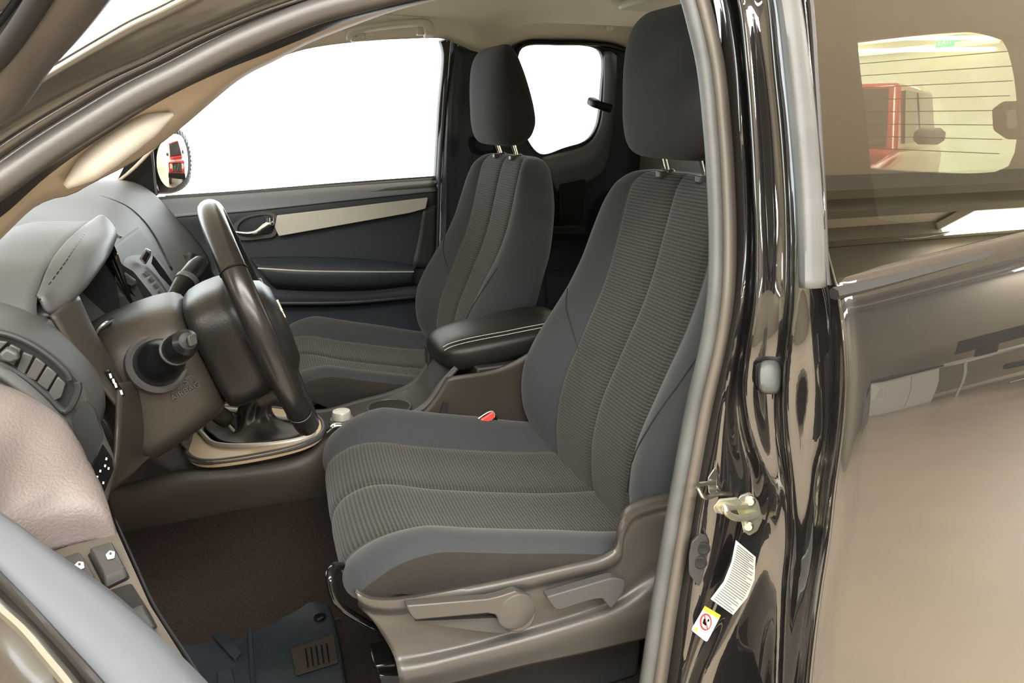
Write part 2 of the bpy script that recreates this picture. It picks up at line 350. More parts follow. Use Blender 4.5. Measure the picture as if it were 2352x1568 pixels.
# ================================================================ SEATS
YC=-.375
def make_seat():
    s=root('front_seat',(.40,YC,.66),'driver seat with charcoal fabric, ribbed centre panels and grey plastic side cover','seat','front seats of the truck')
    # --- cushion
    path=[(.136,.770),(.126,.785),(.124,.803),(.137,.829),(.168,.842),(.22,.844),(.30,.829),(.40,.805),(.50,.783),(.60,.768),(.66,.76)]
    pts=spline([V(a,0,b) for a,b in path],64)
    half=[(0,-.006),(.006,-.001),(.02,.001),(.07,.001),(.12,.003),(.152,.006),(.160,.002),(.166,.003),(.176,.018),(.19,.031),(.205,.041),(.225,.046),(.243,.044),(.252,.036),(.256,.030)]
    ribi=6
    def bol(t): return .35+.65*min(1,max(0,(t-.08)/.18)) if t<.6 else 1-.35*(t-.6)/.4
    def wid(t): return .955+.045*min(1,t/.25)
    fr=[]
    n=len(pts)
    secs=[];
    for i,p in enumerate(pts):
        t=i/(n-1); tg=(pts[min(i+1,n-1)]-pts[max(i-1,0)]).normalized(); N=V(-tg.z,0,tg.x)
        if N.z<0 and N.x>0: N=-N
        row=[]
        cr=.016*math.exp(-((t-.18)/.12)**2)   # front roll swells a little
        for l,o in half:
            sh=.030*(l/.25)**3*max(0,1-t/.45)
            q=p+N*((o if l<.16 else .003+(o-.003)*bol(t))+cr*(1-(l/.3)**2)); row.append(V(q.x+sh,l*wid(t),q.z+.055*(l/.25)**2*max(0,1-t/.12)))
        seam=row[-1]
        base=V(.165+(seam.x-.10)*.88,.235,.800+.035*max(0,1-(seam.x-.12)/.06))
        for k,w in ((.06,.004),(.2,.009),(.45,.012),(.75,.006),(1,0)):
            q=seam.lerp(V(base.x,seam.y,base.z),k); row.append(V(q.x,(seam.y+w),q.z))
        secs.append(row)
    m=len(secs[0]); full=2*m-1
    Vs=[];UV=[];al=0
    for i,row in enumerate(secs):
        if i: al+=(pts[i]-pts[i-1]).length
        for k in range(m-1,0,-1): Vs.append(V(row[k].x-row[k].y*.07,YC-row[k].y,row[k].z)); UV.append((-row[k].y,al))
        for k in range(m): Vs.append(V(row[k].x+row[k].y*.07,YC+row[k].y,row[k].z)); UV.append((row[k].y,al))
    Fs=[];MI=[]
    for j in range(n-1):
        for i in range(full-1):
            Fs.append((j*full+i,j*full+i+1,(j+1)*full+i+1,(j+1)*full+i))
            MI.append(2 if i<5 or i>=full-6 else 1 if (m-1-ribi)<=i<(m-1+ribi) else 0)
    obj('seat_cushion',G(Vs,Fs,UV,MI),[M['fabric'],M['rib'],M['fabric_side']],s,ang=60,sub=1)
    # --- backrest
    st=[(.70,.615,.20,.0,.10),(.75,.592,.225,.006,.12),(.80,.582,.243,.018,.125),(.85,.580,.253,.036,.125),(.90,.586,.258,.046,.125),(.95,.600,.260,.052,.12),(1.0,.622,.256,.05,.12),(1.05,.644,.247,.042,.115),(1.10,.667,.240,.032,.11),(1.16,.688,.232,.024,.10),(1.22,.703,.222,.020,.092),(1.27,.715,.206,.018,.08),(1.305,.725,.185,.014,.07),(1.325,.737,.160,.006,.05),(1.332,.752,.125,.0,.025)]
    key=[V(*a) for a in [(q[0],q[1],q[2]) for q in st]]; ext=[V(q[3],q[4],0) for q in st]
    K=spline(key,70)
    def at(z):
        for a,b in zip(st[:-1],st[1:]):
            if a[0]<=z<=b[0]+1e-9:
                t=(z-a[0])/(b[0]-a[0]); return a[3]+(b[3]-a[3])*t,a[4]+(b[4]-a[4])*t
        return st[-1][3:]
    rows=[];al=0;UV=[];Vs=[]
    prev=None
    for k in K:
        z,xc,w=k; b,th=at(z)
        rb=min(.140,w*.74)
        hf=[(0,-.007),(.005,-.001),(.02,.001),(rb*.5,.003),(rb*.85,.004),(rb*.96,.003),(rb,-.003),(rb+.006,.0),(rb+(w-rb)*.18,b*.35),(rb+(w-rb)*.4,b*.75),(rb+(w-rb)*.62,b*1.0),(rb+(w-rb)*.82,b*.95),(w*.985,b*.6),(w,b*.2-.006),(w*1.002,-.02),(w*.995,-th*.55),(w*.96,-th*.85),(w*.85,-th),(w*.4,-th*1.05),(0,-th*1.06)]
        m=len(hf); row=[]
        for l,o in hf: row.append(V(xc-o,YC+l,z))
        lf=[V(xc-o,YC-l,z) for l,o in hf[1:-1]][::-1]
        if prev is not None: al+=(V(xc,0,z)-prev).length
        prev=V(xc,0,z)
        Vs+=row+lf; UV+=[(p.y,al) for p in row+lf]; full=len(row+lf)
    Fs=[];MI=[]
    for j in range(len(K)-1):
        for i in range(full):
            i2=(i+1)%full; Fs.append((j*full+i,j*full+i2,(j+1)*full+i2,(j+1)*full+i)); MI.append(1 if (i<6 or i>=full-6) else 0)
    Fs.append(tuple(range(full))); Fs.append(tuple(range((len(K)-1)*full,len(K)*full))); MI+=[0,0]
    obj('backrest',G(Vs,Fs,UV,MI),[M['fabric'],M['rib']],s,ang=60,sub=1)
    B_=BVHTree.FromPolygons(Vs,Fs)
    def onb(L,n=30):
        o=[]
        for q in spline([V(a,b,0) for a,b in L],n):
            d=ray(q.x,q.y).normalized(); h=B_.ray_cast(CAM,d)
            if h[0]: o.append(h[0]-d*.0003)
        return o
    for L in ([(1303,662),(1300,700),(1312,750),(1328,800)],[(1600,822),(1560,880),(1500,965),(1455,1050),(1440,1130)]):
        obj('bolster_seam',tube(onb(L),.0011,30,seg=6,straight=True),M['black_matte'],s)
    # --- headrest
    hs=[(1.356,.712,.012,.07),(1.362,.715,.035,.098),(1.378,.720,.052,.120),(1.41,.722,.061,.131),(1.45,.718,.058,.134),(1.50,.710,.049,.133),(1.545,.703,.037,.126),(1.572,.701,.026,.112),(1.588,.703,.014,.09),(1.592,.704,.004,.06)]
    kk=spline([V(a,b,0) for a,b,c,d in hs],36); k2=spline([V(a,c,d) for a,b,c,d in hs],36)
    def interp(z,i):
        for a,b in zip(hs[:-1],hs[1:]):
            if a[0]<=z<=b[0]: return a[i]+(b[i]-a[i])*(z-a[0])/(b[0]-a[0])
        return hs[-1][i] if z>1.5 else hs[0][i]
    secs=[super_sec((interp(q.x,1)+.008,YC,q.x),(1,0,0),(0,1,0),q.y,q.z,2.9,56) for q in k2]
    obj('headrest',loft(secs),M['fabric_back'],s,ang=70,sub=1)
    for yy in (YC+.058,YC-.058):
        h=obj('headrest_post',tube([(.755,yy,1.30),(.745,yy,1.335),(.732,yy,1.372)],.0062,12),M['chrome'],s)
        obj('post_guide',[lathe([(.004,0),(.012,.002),(.013,.009),(.010,.013),(.004,.014)],(.752,yy,1.322),(-.2,0,1),20),boxg((.734,yy-.006,1.3275),(.018,.016,.012))],M['plastic_mid'] if yy>YC else M['plastic_mid'],s,bev=.003)
    return s
seat=make_seat()
def copy_tree(o,parent=None,off=None):
    c=o.copy(); COL.objects.link(c); c.parent=parent
    if off is not None: c.location=o.location+Vector(off)
    for ch in list(o.children): copy_tree(ch,c)
    return c
seat2=copy_tree(seat,None,(-.027,.75,0)); seat2['label']='passenger seat with charcoal fabric beyond the centre console, beside the closed far door'
# driver seat hardware (only the driver seat's outer side is in view)
yo=-.652
top=[(815,1358),(850,1374),(910,1376),(1000,1362),(1150,1334),(1300,1300),(1385,1278),(1413,1258),(1420,1215),(1436,1172),(1480,1150),(1560,1132),(1640,1112)]
def off(pts,du,dv): return [(a+du,b+dv) for a,b in pts]
r0=px(off(top,0,-4),y=yo+.022); r1=px(off(top,3,4),y=yo-.004); r2=px([(a+8,b+18) for a,b in top],y=yo-.004); r2b=px([(a+10,b+32) for a,b in top[:8]]+[(1432,1235),(1460,1195),(1500,1180),(1570,1165),(1650,1150)],y=yo+.006)
r3=px([(862,1432),(900,1440),(1000,1440),(1150,1412),(1300,1372),(1400,1345),(1440,1300),(1470,1260),(1510,1230),(1580,1215),(1660,1200)],y=yo+.006)
r4=px([(905,1508),(960,1505),(1050,1488),(1200,1448),(1330,1410),(1420,1375),(1480,1330),(1530,1290),(1600,1270),(1670,1260)],y=yo+.004)
r5=px([(914,1545),(960,1535),(1050,1510),(1200,1472),(1330,1432),(1430,1400),(1500,1360),(1560,1330),(1620,1310),(1680,1300)],y=yo-.012)
r6=px([(918,1590),(970,1580),(1050,1565),(1200,1528),(1330,1500),(1430,1476),(1520,1455),(1580,1440),(1640,1430),(1690,1420)],y=yo+.0)
obj('side_cover',patch([r0,r1,r2,r2b,r3,r4,r5,r6],60,44),M['seat_plastic'],seat,sol=.004,soloff=0,ang=70)
lq=[(1188+43*math.cos(R_(a)),1407+45*math.sin(R_(a))) for a in range(-75,141,12)]
lv=px([(1185,1357)]+[]+lq[1:]+[(1148,1430),(1138,1412),(1120,1409),(955,1424),(944,1416),(933,1394),(937,1391),(1120,1376),(1150,1369)],y=yo-.026)
hl=obj('height_lever',[prism(lv,(0,.014,0))],M['seat_plastic'],seat,bev=.003,seg=3)
cc=P(1188,1407,y=yo-.028)
obj('lever_cap',lathe([(.0,0),(.024,0),(.027,.002),(.027,.006)],cc,(0,1,0),36),M['seat_plastic'],hl)
obj('lever_shadow',prism(roundpoly(px([(945,1420),(1140,1412),(1165,1448),(1120,1446),(1000,1430)],y=yo-.004),.2),(0,-.006,0)),M['plastic_mid'],seat,bev=.002)  # thin grey plate drawn for the shadow under the height lever
lv2=roundpoly(px([(1243,1356),(1395,1312),(1424,1318),(1420,1345),(1392,1385),(1372,1360),(1350,1362),(1275,1386),(1262,1382)],y=yo-.010),.25)
obj('recline_lever',prism(lv2,(0,-.016,0)),M['plastic_mid'],seat,bev=.003,seg=3)
obj('slide_bar',tube([P(785,1300,y=-.55),P(764,1302,y=-.58),P(757,1322,y=-.60),P(768,1372,y=-.61),P(786,1396,y=-.61),P(850,1436,y=-.60),P(900,1470,y=-.58)],.0055,40),M['gloss_black'],seat)
obj('seat_rail',[prism(px([(860,1530),(905,1520),(915,1538),(870,1548)],y=-.60),(0,.05,0)),prism(px([(870,1550),(925,1548),(940,1575),(872,1578)],y=-.61),(0,.05,0)),prism(px([(900,1560),(1500,1440),(1560,1500),(920,1640)],y=-.56),(0,.03,0))],M['gloss_black'],seat,bev=.003)
obj('seat_pan',[slab(.17,.62,-.60,-.15,.66,.745)],M['black_matte'],seat,bev=.01)
# passenger seat: plain dark pedestal
obj('seat_pan',[slab(.17,.60,.15,.60,.60,.74)],M['black_matte'],seat2,bev=.01)
obj('seat_pan',[slab(.2,.58,-.58,-.18,.52,.66)],M['black_matte'],seat,bev=.01)
# ================================================================ STEERING WHEEL
wc=V(.044,YC,1.146); wn=V(.952,0,.305).normalized(); wt=V(.305,0,-.952).normalized(); wy=V(0,1,0)
sw=root('steering_wheel',tuple(wc),'black leather steering wheel with worn glossy rim in front of the driver seat','steering wheel')
RW=.164
def wp(a,r=RW,n=0): return wc+(wt*-math.cos(a)+wy*math.sin(a))*r+wn*n
obj('rim',sweep([wp(2*math.pi*i/72) for i in range(72)],circ(.0165,16,.0150),72,True),M['rim_leather'],sw,ang=80)
sm=[]
for a in (R_(-52),R_(52),R_(-128),R_(128)):
    sm.append(sweep([wp(a)+ (wn*math.cos(b)+( (wp(a)-wc).normalized())*math.sin(b))*.0166 for b in [2*math.pi*k/20 for k in range(20)]],circ(.0009,6),20,True))
for g_ in sm: obj('rim_seam',g_,M['black'],sw)
stt=[]
for a_ in range(-50,52,2):
    a=R_(a_); c=wp(a,RW-.0165,0); stt.append(tube([c+wn*-.004,c+(wp(a+.02)-wp(a))*.6+wn*.004],.0009,3,seg=5,straight=True))
obj('rim_stitching',stt,M['leather'],sw)
# airbag pad facing the seat
secs=[]
for n_,k in ((-.030,.95),(-.010,1.02),(.010,1.0),(.024,.92),(.033,.72),(.036,.2)):
    secs.append(super_sec(wc+wn*(n_-.004)+wt*.016,wy,wt,.086*k,.070*k,2.8,40))
obj('airbag_pad',loft(secs),M['leather'],sw,ang=70)
obj('emblem',lathe([(0,0),(.018,0),(.018,.003),(.0,.004)],wc+wn*.030,wn,24),M['chrome'],sw)
# spokes
def spoke(a0,w0,a1,w1,nm):
    pa,pb=wp(a0-w0,.075,-.012),wp(a0+w0,.075,-.012); qa,qb=wp(a1-w1,RW-.004,0),wp(a1+w1,RW-.004,0)
    return obj('spoke',prism(roundpoly([pa,qa,qb,pb],.12),wn*.016,back=-1),M['plastic_brown'] if nm else M['leather'],sw,bev=.004)
spoke(R_(-95),.35,R_(-100),.13,0); spoke(R_(95),.35,R_(100),.13,0); spoke(R_(180),.4,R_(180),.16,0)
obj('button_panel',[prism(roundpoly([wp(R_(a),r,.016) for a,r in ((75,.085),(75,.13),(112,.135),(115,.085))],.2),wn*.006)],M['black'],sw,bev=.002)
obj('cruise_button',lathe([(0,0),(.010,0),(.009,.006),(0,.007)],wp(R_(108),.10,.022),wn,16),M['gloss_black'],sw)
obj('cancel_button',boxg(wp(R_(84),.105,.021),(.004,.014,.006)),M['red'],sw)
# back of hub
secs=[]
for s_,hy,hz,dz in ((.008,.086,.074,.0),(.022,.094,.082,.0),(.05,.094,.084,.001),(.075,.090,.082,.003),(.09,.082,.076,.004)):
    secs.append(super_sec(wc-wn*s_+wt*(.008+dz),wy,wt,hy,hz,3.6,48))
obj('hub_cover',loft(secs),M['leather'],sw,ang=70,sub=1)
obj('lower_cover',prism(roundpoly([wp(R_(120),.085,-.035),wp(R_(155),.118,-.022),wp(R_(205),.118,-.022),wp(R_(240),.085,-.035)],.15),wn*-.028),M['plastic_brown'],sw,bev=.006)
obj('cover_screw',lathe([(0,0),(.006,0),(.006,.004),(0,.004)],P(545,862,y=-.44),(0,-1,.3),16),M['gloss_black'],sw)
# ================================================================ STEERING COLUMN
colr=root('steering_column',(-.06,YC,1.1),'grey plastic steering column cover with stalks behind the steering wheel','steering column')
secs=[]
for s_,hy,hz,dz in ((.082,.088,.072,.006),(.092,.098,.082,.006),(.12,.106,.088,.008),(.155,.110,.092,.012),(.19,.112,.095,.016),(.23,.108,.095,.02)):
    secs.append(super_sec(wc-wn*s_+wt*dz,wy,wt,hy,hz,3.4,48))
obj('column_cover',loft(secs),M['plastic_brown'],colr,ang=70,sub=1)
cvg=loft(secs); CB=BVHTree.FromPolygons(cvg['V'],[f for f in cvg['F'] if len(f)==4])
def onc(u,v):
    d=ray(u,v).normalized(); h=CB.ray_cast(CAM,d); return (h[0]-d*.0004,h[1]) if h[0] else (P(u,v,y=-.49),V(0,-1,0))
eb=[onc(*q)[0] for q in ((388,888),(440,862),(456,890),(402,920))]
obj('embossed_frame',tube(spline(eb[:1]+eb[1:]+eb[:1],40),.0006,40,seg=5,straight=True) if 0 else [tube([eb[i],eb[(i+1)%4]],.0006,2,seg=5,straight=True) for i in range(4)],M['plastic_mid'],colr)
ec,en=onc(421,890); ex_=(onc(440,880)[0]-onc(402,900)[0]).normalized(); ey_=(onc(414,876)[0]-onc(428,904)[0]).normalized()
text('embossed_text','SRS\nAIRBAG',ec,ex_,ey_,.011,M['plastic_mid'],colr,.0008)
# left stalk
b0=P(358,838,y=-.470); tip=P(432,783,y=-.572)
ax=(tip-b0).normalized(); Ls=(tip-b0).length
obj('stalk_collar',lathe([(.030,-.004),(.0375,0),(.0375,.010),(.034,.014),(.030,.012)],b0,ax,36),M['plastic_mid'],colr)
ls=obj('light_stalk',[lathe([(.026,.0),(.030,.012),(.027,.03),(.019,.052),(.0145,.062),(.0150,.070),(.017,.085),(.017,.100),(.0155,Ls-.006),(.010,Ls),(0,Ls+.001)],b0,ax,32)],M['black'],colr)
obj('stalk_button',prism(roundpoly([tip+ax*.0+v for v in (V(.001,-.006,-.006),V(.009,.004,-.006),V(.008,.005,.007),V(.0,-.005,.007))],.3),ax*.003,back=-1),M['plastic_mid'],ls,bev=.001)
obj('stalk_ring',[lathe([(.0175,0),(.0185,.001),(.0185,.003),(.0175,.004)],b0+ax*.078,ax,32)],M['plastic_mid'],ls)
# right stalk
b1=V(-.085,-.272,1.150); t1=V(-.028,-.165,1.198); a1=(t1-b1).normalized(); L1=(t1-b1).length
ws=obj('wiper_stalk',[lathe([(.013,0),(.012,.03),(.014,.045),(.016,.060),(.017,.068),(.017,L1-.02),(.014,L1-.004),(.006,L1),(0,L1)],b1,a1,28)],M['black'],colr)
obj('stalk_ring',lathe([(.0175,0),(.0185,.001),(.0185,.010),(.0175,.011)],b1+a1*.066,a1,28),M['plastic_mid'],ws)
e=root('car_key',(-.02,-.16,.93),'black ignition key fob hanging above the gear lever boot','key')
kc=P(508,955,y=-.13)
obj('key_fob',loft([super_sec(kc+V(0,k*.007,0),(.7,0,.7),(-.7,0,.7),.016*s_,.022*s_,3,24) for k,s_ in ((-1,.6),(-.8,.95),(0,1),(.8,.95),(1,.6))]),M['black'],e,ang=60)
obj('key_blade',tube([kc+V(.01,0,-.018),kc+V(.018,0,-.032)],.003,3,seg=8),M['steel'],e)
obj('key_ring',tube([P(495,935,y=-.13)+V(.011*math.cos(a),0,.011*math.sin(a)) for a in [k*math.pi/8 for k in range(16)]],.0012,24,True,seg=6),M['chrome'],e)
obj('key_tag',prism(roundpoly(px([(520,945),(545,950),(548,985),(515,975)],y=-.115),.3),(0,-.008,0)),M['black'],e,bev=.002)
# ================================================================ DASHBOARD
da=root('dashboard',(-.25,0,1.0),'grey moulded dashboard with air vents and leather-look instrument hood','dashboard')
prof={ .72:[(-.66,1.19),(-.45,1.245),(-.28,1.268),(-.19,1.262),(-.15,1.235),(-.10,1.165),(-.055,1.10),(-.03,1.03),(-.06,.90),(-.12,.72)],
 .55:[(-.66,1.19),(-.45,1.25),(-.30,1.275),(-.21,1.268),(-.16,1.23),(-.12,1.17),(-.085,1.11),(-.05,1.03),(-.06,.90),(-.12,.72)],
 .36:[(-.66,1.19),(-.45,1.25),(-.30,1.270),(-.21,1.255),(-.165,1.22),(-.135,1.17),(-.105,1.10),(-.08,1.03),(-.07,.90),(-.10,.72)],
 .17:[(-.66,1.19),(-.45,1.25),(-.30,1.262),(-.22,1.245),(-.165,1.21),(-.125,1.165),(-.098,1.11),(-.085,1.05),(-.085,.93),(-.09,.75)],
 -.10:[(-.66,1.19),(-.45,1.25),(-.31,1.262),(-.235,1.247),(-.18,1.215),(-.145,1.167),(-.115,1.115),(-.098,1.055),(-.10,.94),(-.11,.80)],
 0:[(-.66,1.19),(-.45,1.25),(-.31,1.262),(-.23,1.245),(-.17,1.21),(-.13,1.165),(-.100,1.11),(-.088,1.05),(-.085,.93),(-.09,.75)],
 -.17:[(-.66,1.19),(-.45,1.25),(-.31,1.262),(-.24,1.25),(-.195,1.22),(-.165,1.17),(-.135,1.12),(-.12,1.07),(-.16,1.02),(-.28,.97)],
 -.30:[(-.66,1.19),(-.45,1.25),(-.31,1.262),(-.26,1.255),(-.24,1.22),(-.24,1.17),(-.20,1.12),(-.19,1.08),(-.22,1.03),(-.32,.98)],
 -.45:[(-.66,1.19),(-.45,1.245),(-.31,1.258),(-.26,1.250),(-.235,1.215),(-.235,1.17),(-.20,1.12),(-.19,1.08),(-.22,1.03),(-.32,.98)],
 -.53:[(-.66,1.19),(-.45,1.24),(-.31,1.248),(-.24,1.240),(-.19,1.212),(-.165,1.175),(-.145,1.13),(-.15,1.09),(-.19,1.04),(-.30,.98)],
 -.60:[(-.66,1.18),(-.45,1.23),(-.31,1.240),(-.24,1.234),(-.20,1.218),(-.165,1.175),(-.148,1.135),(-.155,1.09),(-.20,1.04),(-.30,.98)],
 -.68:[(-.66,1.17),(-.45,1.215),(-.31,1.226),(-.25,1.222),(-.215,1.206),(-.18,1.165),(-.162,1.125),(-.165,1.085),(-.21,1.04),(-.30,.98)]}
rows=[[V(x,y,z) for x,z in prof[y]] for y in sorted(prof)]
obj('dash_body',patch(rows,60,80),M['dash'],da,ang=60,sol=.006)
# top panel seams and grilles
def seam(pts,r=.0012,**k): return tube([P(*p,**k) for p in pts],r,30,seg=6)
def on_dash(y,s):   # point on the dash profile at y, parameter s 0..9
    ks=sorted(prof); 
    for a,b in zip(ks[:-1],ks[1:]):
        if a<=y<=b: t=(y-a)/(b-a); break
    i=int(min(s,8.999)); f=s-i
    def q(k): A,B=prof[k][i],prof[k][i+1]; return V(A[0]+(B[0]-A[0])*f,y,A[1]+(B[1]-A[1])*f)
    A=q(a);B=q(b); A.y=B.y=y; return A.lerp(B,t)
_g=patch(rows,60,80); DB=BVHTree.FromPolygons(_g['V'],_g['F'])
def ond(u,v,lift=.0015):
    d=ray(u,v).normalized(); h=DB.ray_cast(CAM,d); return h[0]-d*lift if h[0] else P(u,v,y=.5)
def ondl(L,n=30,lift=.0015):
    L=spline([V(a,b,0) for a,b in L],n); return [ond(q.x,q.y,lift) for q in L]
obj('pad_gap',[sweep(ondl([(196,442),(232,452),(290,476),(326,508),(352,545),(372,585),(388,618)],40,.001),circ(.0065,10),40,straight=True,scale=lambda t:.35+.9*t)],M['black_matte'],da)
obj('side_defroster',[prism(ondl([(178,438),(212,446),(222,452),(190,446)],8,.001),(-.002,0,.001)),prism(ondl([(240,452),(285,470),(292,478),(250,462)],8,.001),(-.002,0,.001))],M['black'],da)
obj('top_seam',[tube(ondl([(62,478),(110,482),(180,495),(228,507)],20),.0022,20,seg=6),tube(ondl([(284,482),(262,516)],8),.0016,8,seg=6),tube(ondl([(300,490),(280,522)],8),.0016,8,seg=6)],M['rubber_dark'],da)
obj('pad_crease',[tube(ondl([(300,486),(330,512),(355,548),(372,590)],20,.002),.003,20,seg=8)],M['plastic_mid'],da)
obj('sun_sensor',[tube(ondl([(268,545),(288,552)],4,.004),.006,6,seg=10)],M['plastic_mid'],da)
obj('access_notch',[tube(ondl([(158,512),(170,508)],4),.002,4,seg=6),tube(ondl([(154,516),(174,518)],4),.002,4,seg=6)],M['plastic_mid'],da)
# instrument hood
h0=[P(85,682,y=-.535),P(105,625,y=-.50),P(140,572,y=-.43),P(180,532,y=-.35),P(214,508,y=-.25)]
h1=[P(96,702,y=-.54),P(150,640,y=-.49),P(190,580,y=-.42),P(215,540,y=-.33),P(238,507,y=-.225)]
h2=[P(106,715,y=-.54),P(175,655,y=-.50),P(222,590,y=-.42),P(250,550,y=-.33),P(262,528,y=-.23)]
h3=[P(116,724,y=-.535),P(180,672,y=-.50),P(232,608,y=-.42),P(250,578,y=-.33),P(264,545,y=-.23)]
h4=[p+V(-.03,0,-.002) for p in h3]
h5=[p+V(-.055,0,-.030) for p in h3]
for r in (h1,): 
    for p in r: p.z+=.006
hd=obj('instrument_hood',patch([h0,h1,h2,h3,h4],40,36),M['hood'],da,sol=.005,ang=70)
hb2=[V(-.335,-.575,1.240),V(-.335,-.50,1.250),V(-.335,-.40,1.2565),V(-.335,-.28,1.2615),V(-.335,-.17,1.262)]
obj('hood_base',patch([[q[0]+V(0,-.03,-.035)]+q for q in (hb2,[p+V(.05,0,.004) for p in hb2],[a.lerp(b,.55)+V(0,0,.006) for a,b in zip(hb2,h0)],[p+V(0,0,-.001) for p in h0])],48,14),M['dash'],da,sol=.002,ang=80)
obj('hood_underside',patch([h4,h5],40,6),M['black_matte'],hd,sol=.002)
obj('hood_seam',[tube([p+V(0,0,.001) for p in h1],.0012,40,seg=6),tube([p for p in h0],.0014,40,seg=6)],M['black'],hd)
hsx=spline([a.lerp(b,.25) for a,b in zip(h1,h0)],30); obj('hood_stitching',[tube([hsx[i]+V(0,0,.003),hsx[i].lerp(hsx[i+1],.6)+V(0,0,.003)],.0008,2,seg=5,straight=True) for i in range(2,17)],M['black'],hd)
# cluster
cl=obj('instrument_cluster',[slab(-.232,-.225,-.50,-.215,1.135,1.228),slab(-.232,-.150,-.222,-.215,1.135,1.225),slab(-.232,-.165,-.50,-.215,1.130,1.136)],M['black_matte'],da)
obj('gauge_bezel',[sweep([V(-.222,yy+.05*math.cos(a),1.19+.042*math.sin(a)) for a in [k*math.pi/16 for k in range(32)]],circ(.003,8),32,True) for yy in (-.42,-.30)],M['steel'],cl)
obj('cluster_visor',patch([[P(243,598,y=-.225),P(262,560,y=-.225),P(255,585,y=-.225)],[P(300,690,y=-.225),P(303,697,y=-.225),P(306,702,y=-.225)]],6,6),M['gloss_black'],da,sol=.004)
obj('cluster_lip',[tube([P(217,792,y=-.48),P(221,768,y=-.47),P(238,748,y=-.44),P(262,734,y=-.38),P(282,725,y=-.30),P(300,710,y=-.24),P(306,698,y=-.22)],.0035,40,seg=8)],M['gloss_black'],da)
# driver fascia strip with switch pack
fs=[[P(116,724,y=-.545),P(160,795,y=-.55),P(215,868,y=-.55),P(262,925,y=-.55),P(285,962,y=-.545)],[P(172,680,y=-.50),P(200,745,y=-.505),P(235,812,y=-.51),P(285,905,y=-.51),P(292,940,y=-.51)],[P(182,690,y=-.47),P(212,755,y=-.47),P(245,815,y=-.48),P(292,905,y=-.48),P(298,940,y=-.49)]]
obj('fascia_strip',patch(fs,24,10),M['plastic_brown'],da,sol=.004)
sp=obj('switch_pack',prism(roundpoly(px([(240,848),(252,848),(288,905),(276,912),(268,906)],y=-.528),.2),(0,-.006,0)),M['black'],da,bev=.001)
obj('switch_icon',[prism(px([(a,b),(a+5,b-1),(a+8,b+9),(a+3,b+10)],y=-.536),(0,-.0008,0)) for a,b in ((250,858),(257,870),(262,880),(275,896))],M['white'],sp)
# lower knee panel around the column
obj('knee_panel',patch([[P(270,880,y=-.525),P(330,870,y=-.46),P(420,860,y=-.38),P(500,885,y=-.28)],[P(268,980,y=-.58),P(330,985,y=-.48),P(410,960,y=-.39),P(485,935,y=-.29)],[P(262,1060,y=-.60),P(310,1045,y=-.50),P(360,1022,y=-.42),P(428,984,y=-.33)],[P(240,1138,y=-.63),P(300,1090,y=-.53),P(350,1045,y=-.46),P(422,990,y=-.37)]],24,24),M['plastic_brown'],da,sol=.004)
obj('hood_latch_slot',[ringg(px([(330,1008),(368,985),(402,980),(404,992),(366,1014),(338,1028)],y=-.385),px([(338,1010),(368,992),(394,986),(397,991),(364,1008),(342,1020)],y=-.385),(0,-.006,0),32)],M['plastic_brown'],da)
obj('latch_cavity',prism(px([(334,1008),(368,988),(400,983),(400,992),(364,1010),(340,1024)],y=-.38),(0,.004,0)),M['black_matte'],da)
# left end: vent
yv=-.655
vf=obj('side_vent',[prism(roundpoly(px([(-40,752),(20,766),(75,788),(130,826),(181,884),(178,905),(150,942),(60,866),(0,835),(-40,822)],y=yv),.12),(0,-.006,0),back=-1)],M['black_matte'],da,bev=.002)
obj('vent_frame',[tube(px([(-40,758),(20,768),(75,792),(130,832),(158,862),(160,872)],y=yv-.01),.003,30,seg=8),tube(px([(-40,822),(10,838),(60,868),(105,905),(150,944),(180,892),(178,878)],y=yv-.01),.0035,30,seg=8)],M['plastic'],da)
for q in ([(-30,800),(-2,780),(20,783),(-8,812)],[(40,846),(55,806),(78,815),(58,858)],[(60,862),(84,818),(106,834),(84,872)],[(86,876),(110,838),(132,856),(110,894)],[(112,900),(134,862),(152,878),(142,910),(126,918)],[(8,822),(26,788),(50,800),(34,838)]):
    obj('vent_slat',prism(px(q,y=yv-.008),(0,-.004,0)),M['plastic_mid'],vf,bev=.001)
obj('vent_tab',prism(roundpoly(px([(2,808),(20,792),(46,806),(48,820),(30,828),(8,822)],y=yv-.014),.3),(0,-.010,0)),M['plastic_mid'],vf,bev=.003)
obj('end_panel',patch([px([(-40,745),(20,760),(80,784),(140,828),(190,880),(212,930),(240,1000),(262,1060),(250,1130),(238,1170)],y=-.645),px([(-40,835),(20,852),(70,880),(120,925),(155,975),(180,1020),(200,1085),(215,1125),(228,1160),(232,1180)],y=-.66),px([(-40,900),(20,920),(60,940),(100,980),(135,1020),(160,1060),(190,1100),(205,1130),(218,1165),(225,1190)],y=-.655)],40,10),M['plastic_mid'],da,sol=.003)
obj('blank_cover',prism(roundpoly(px([(166,957),(196,914),(218,938),(236,992),(236,1012),(205,1075),(190,1040)],y=-.664),.12),(0,-.004,0)),M['plastic'],da,bev=.0015)
sp2=obj('switch_panel',prism(roundpoly(px([(204,1092),(236,1018),(258,1052),(262,1075),(234,1142),(214,1112)],y=-.664),.1),(0,-.004,0)),M['black'],da,bev=.001)
obj('switch_icon',[prism(px([(a,b),(a+4,b+1),(a+3,b+6),(a-1,b+5)],y=-.670),(0,-.0008,0)) for a,b in ((229,1078),(243,1050),(240,1066),(236,1105),(222,1092),(248,1072))],M['white'],sp2)
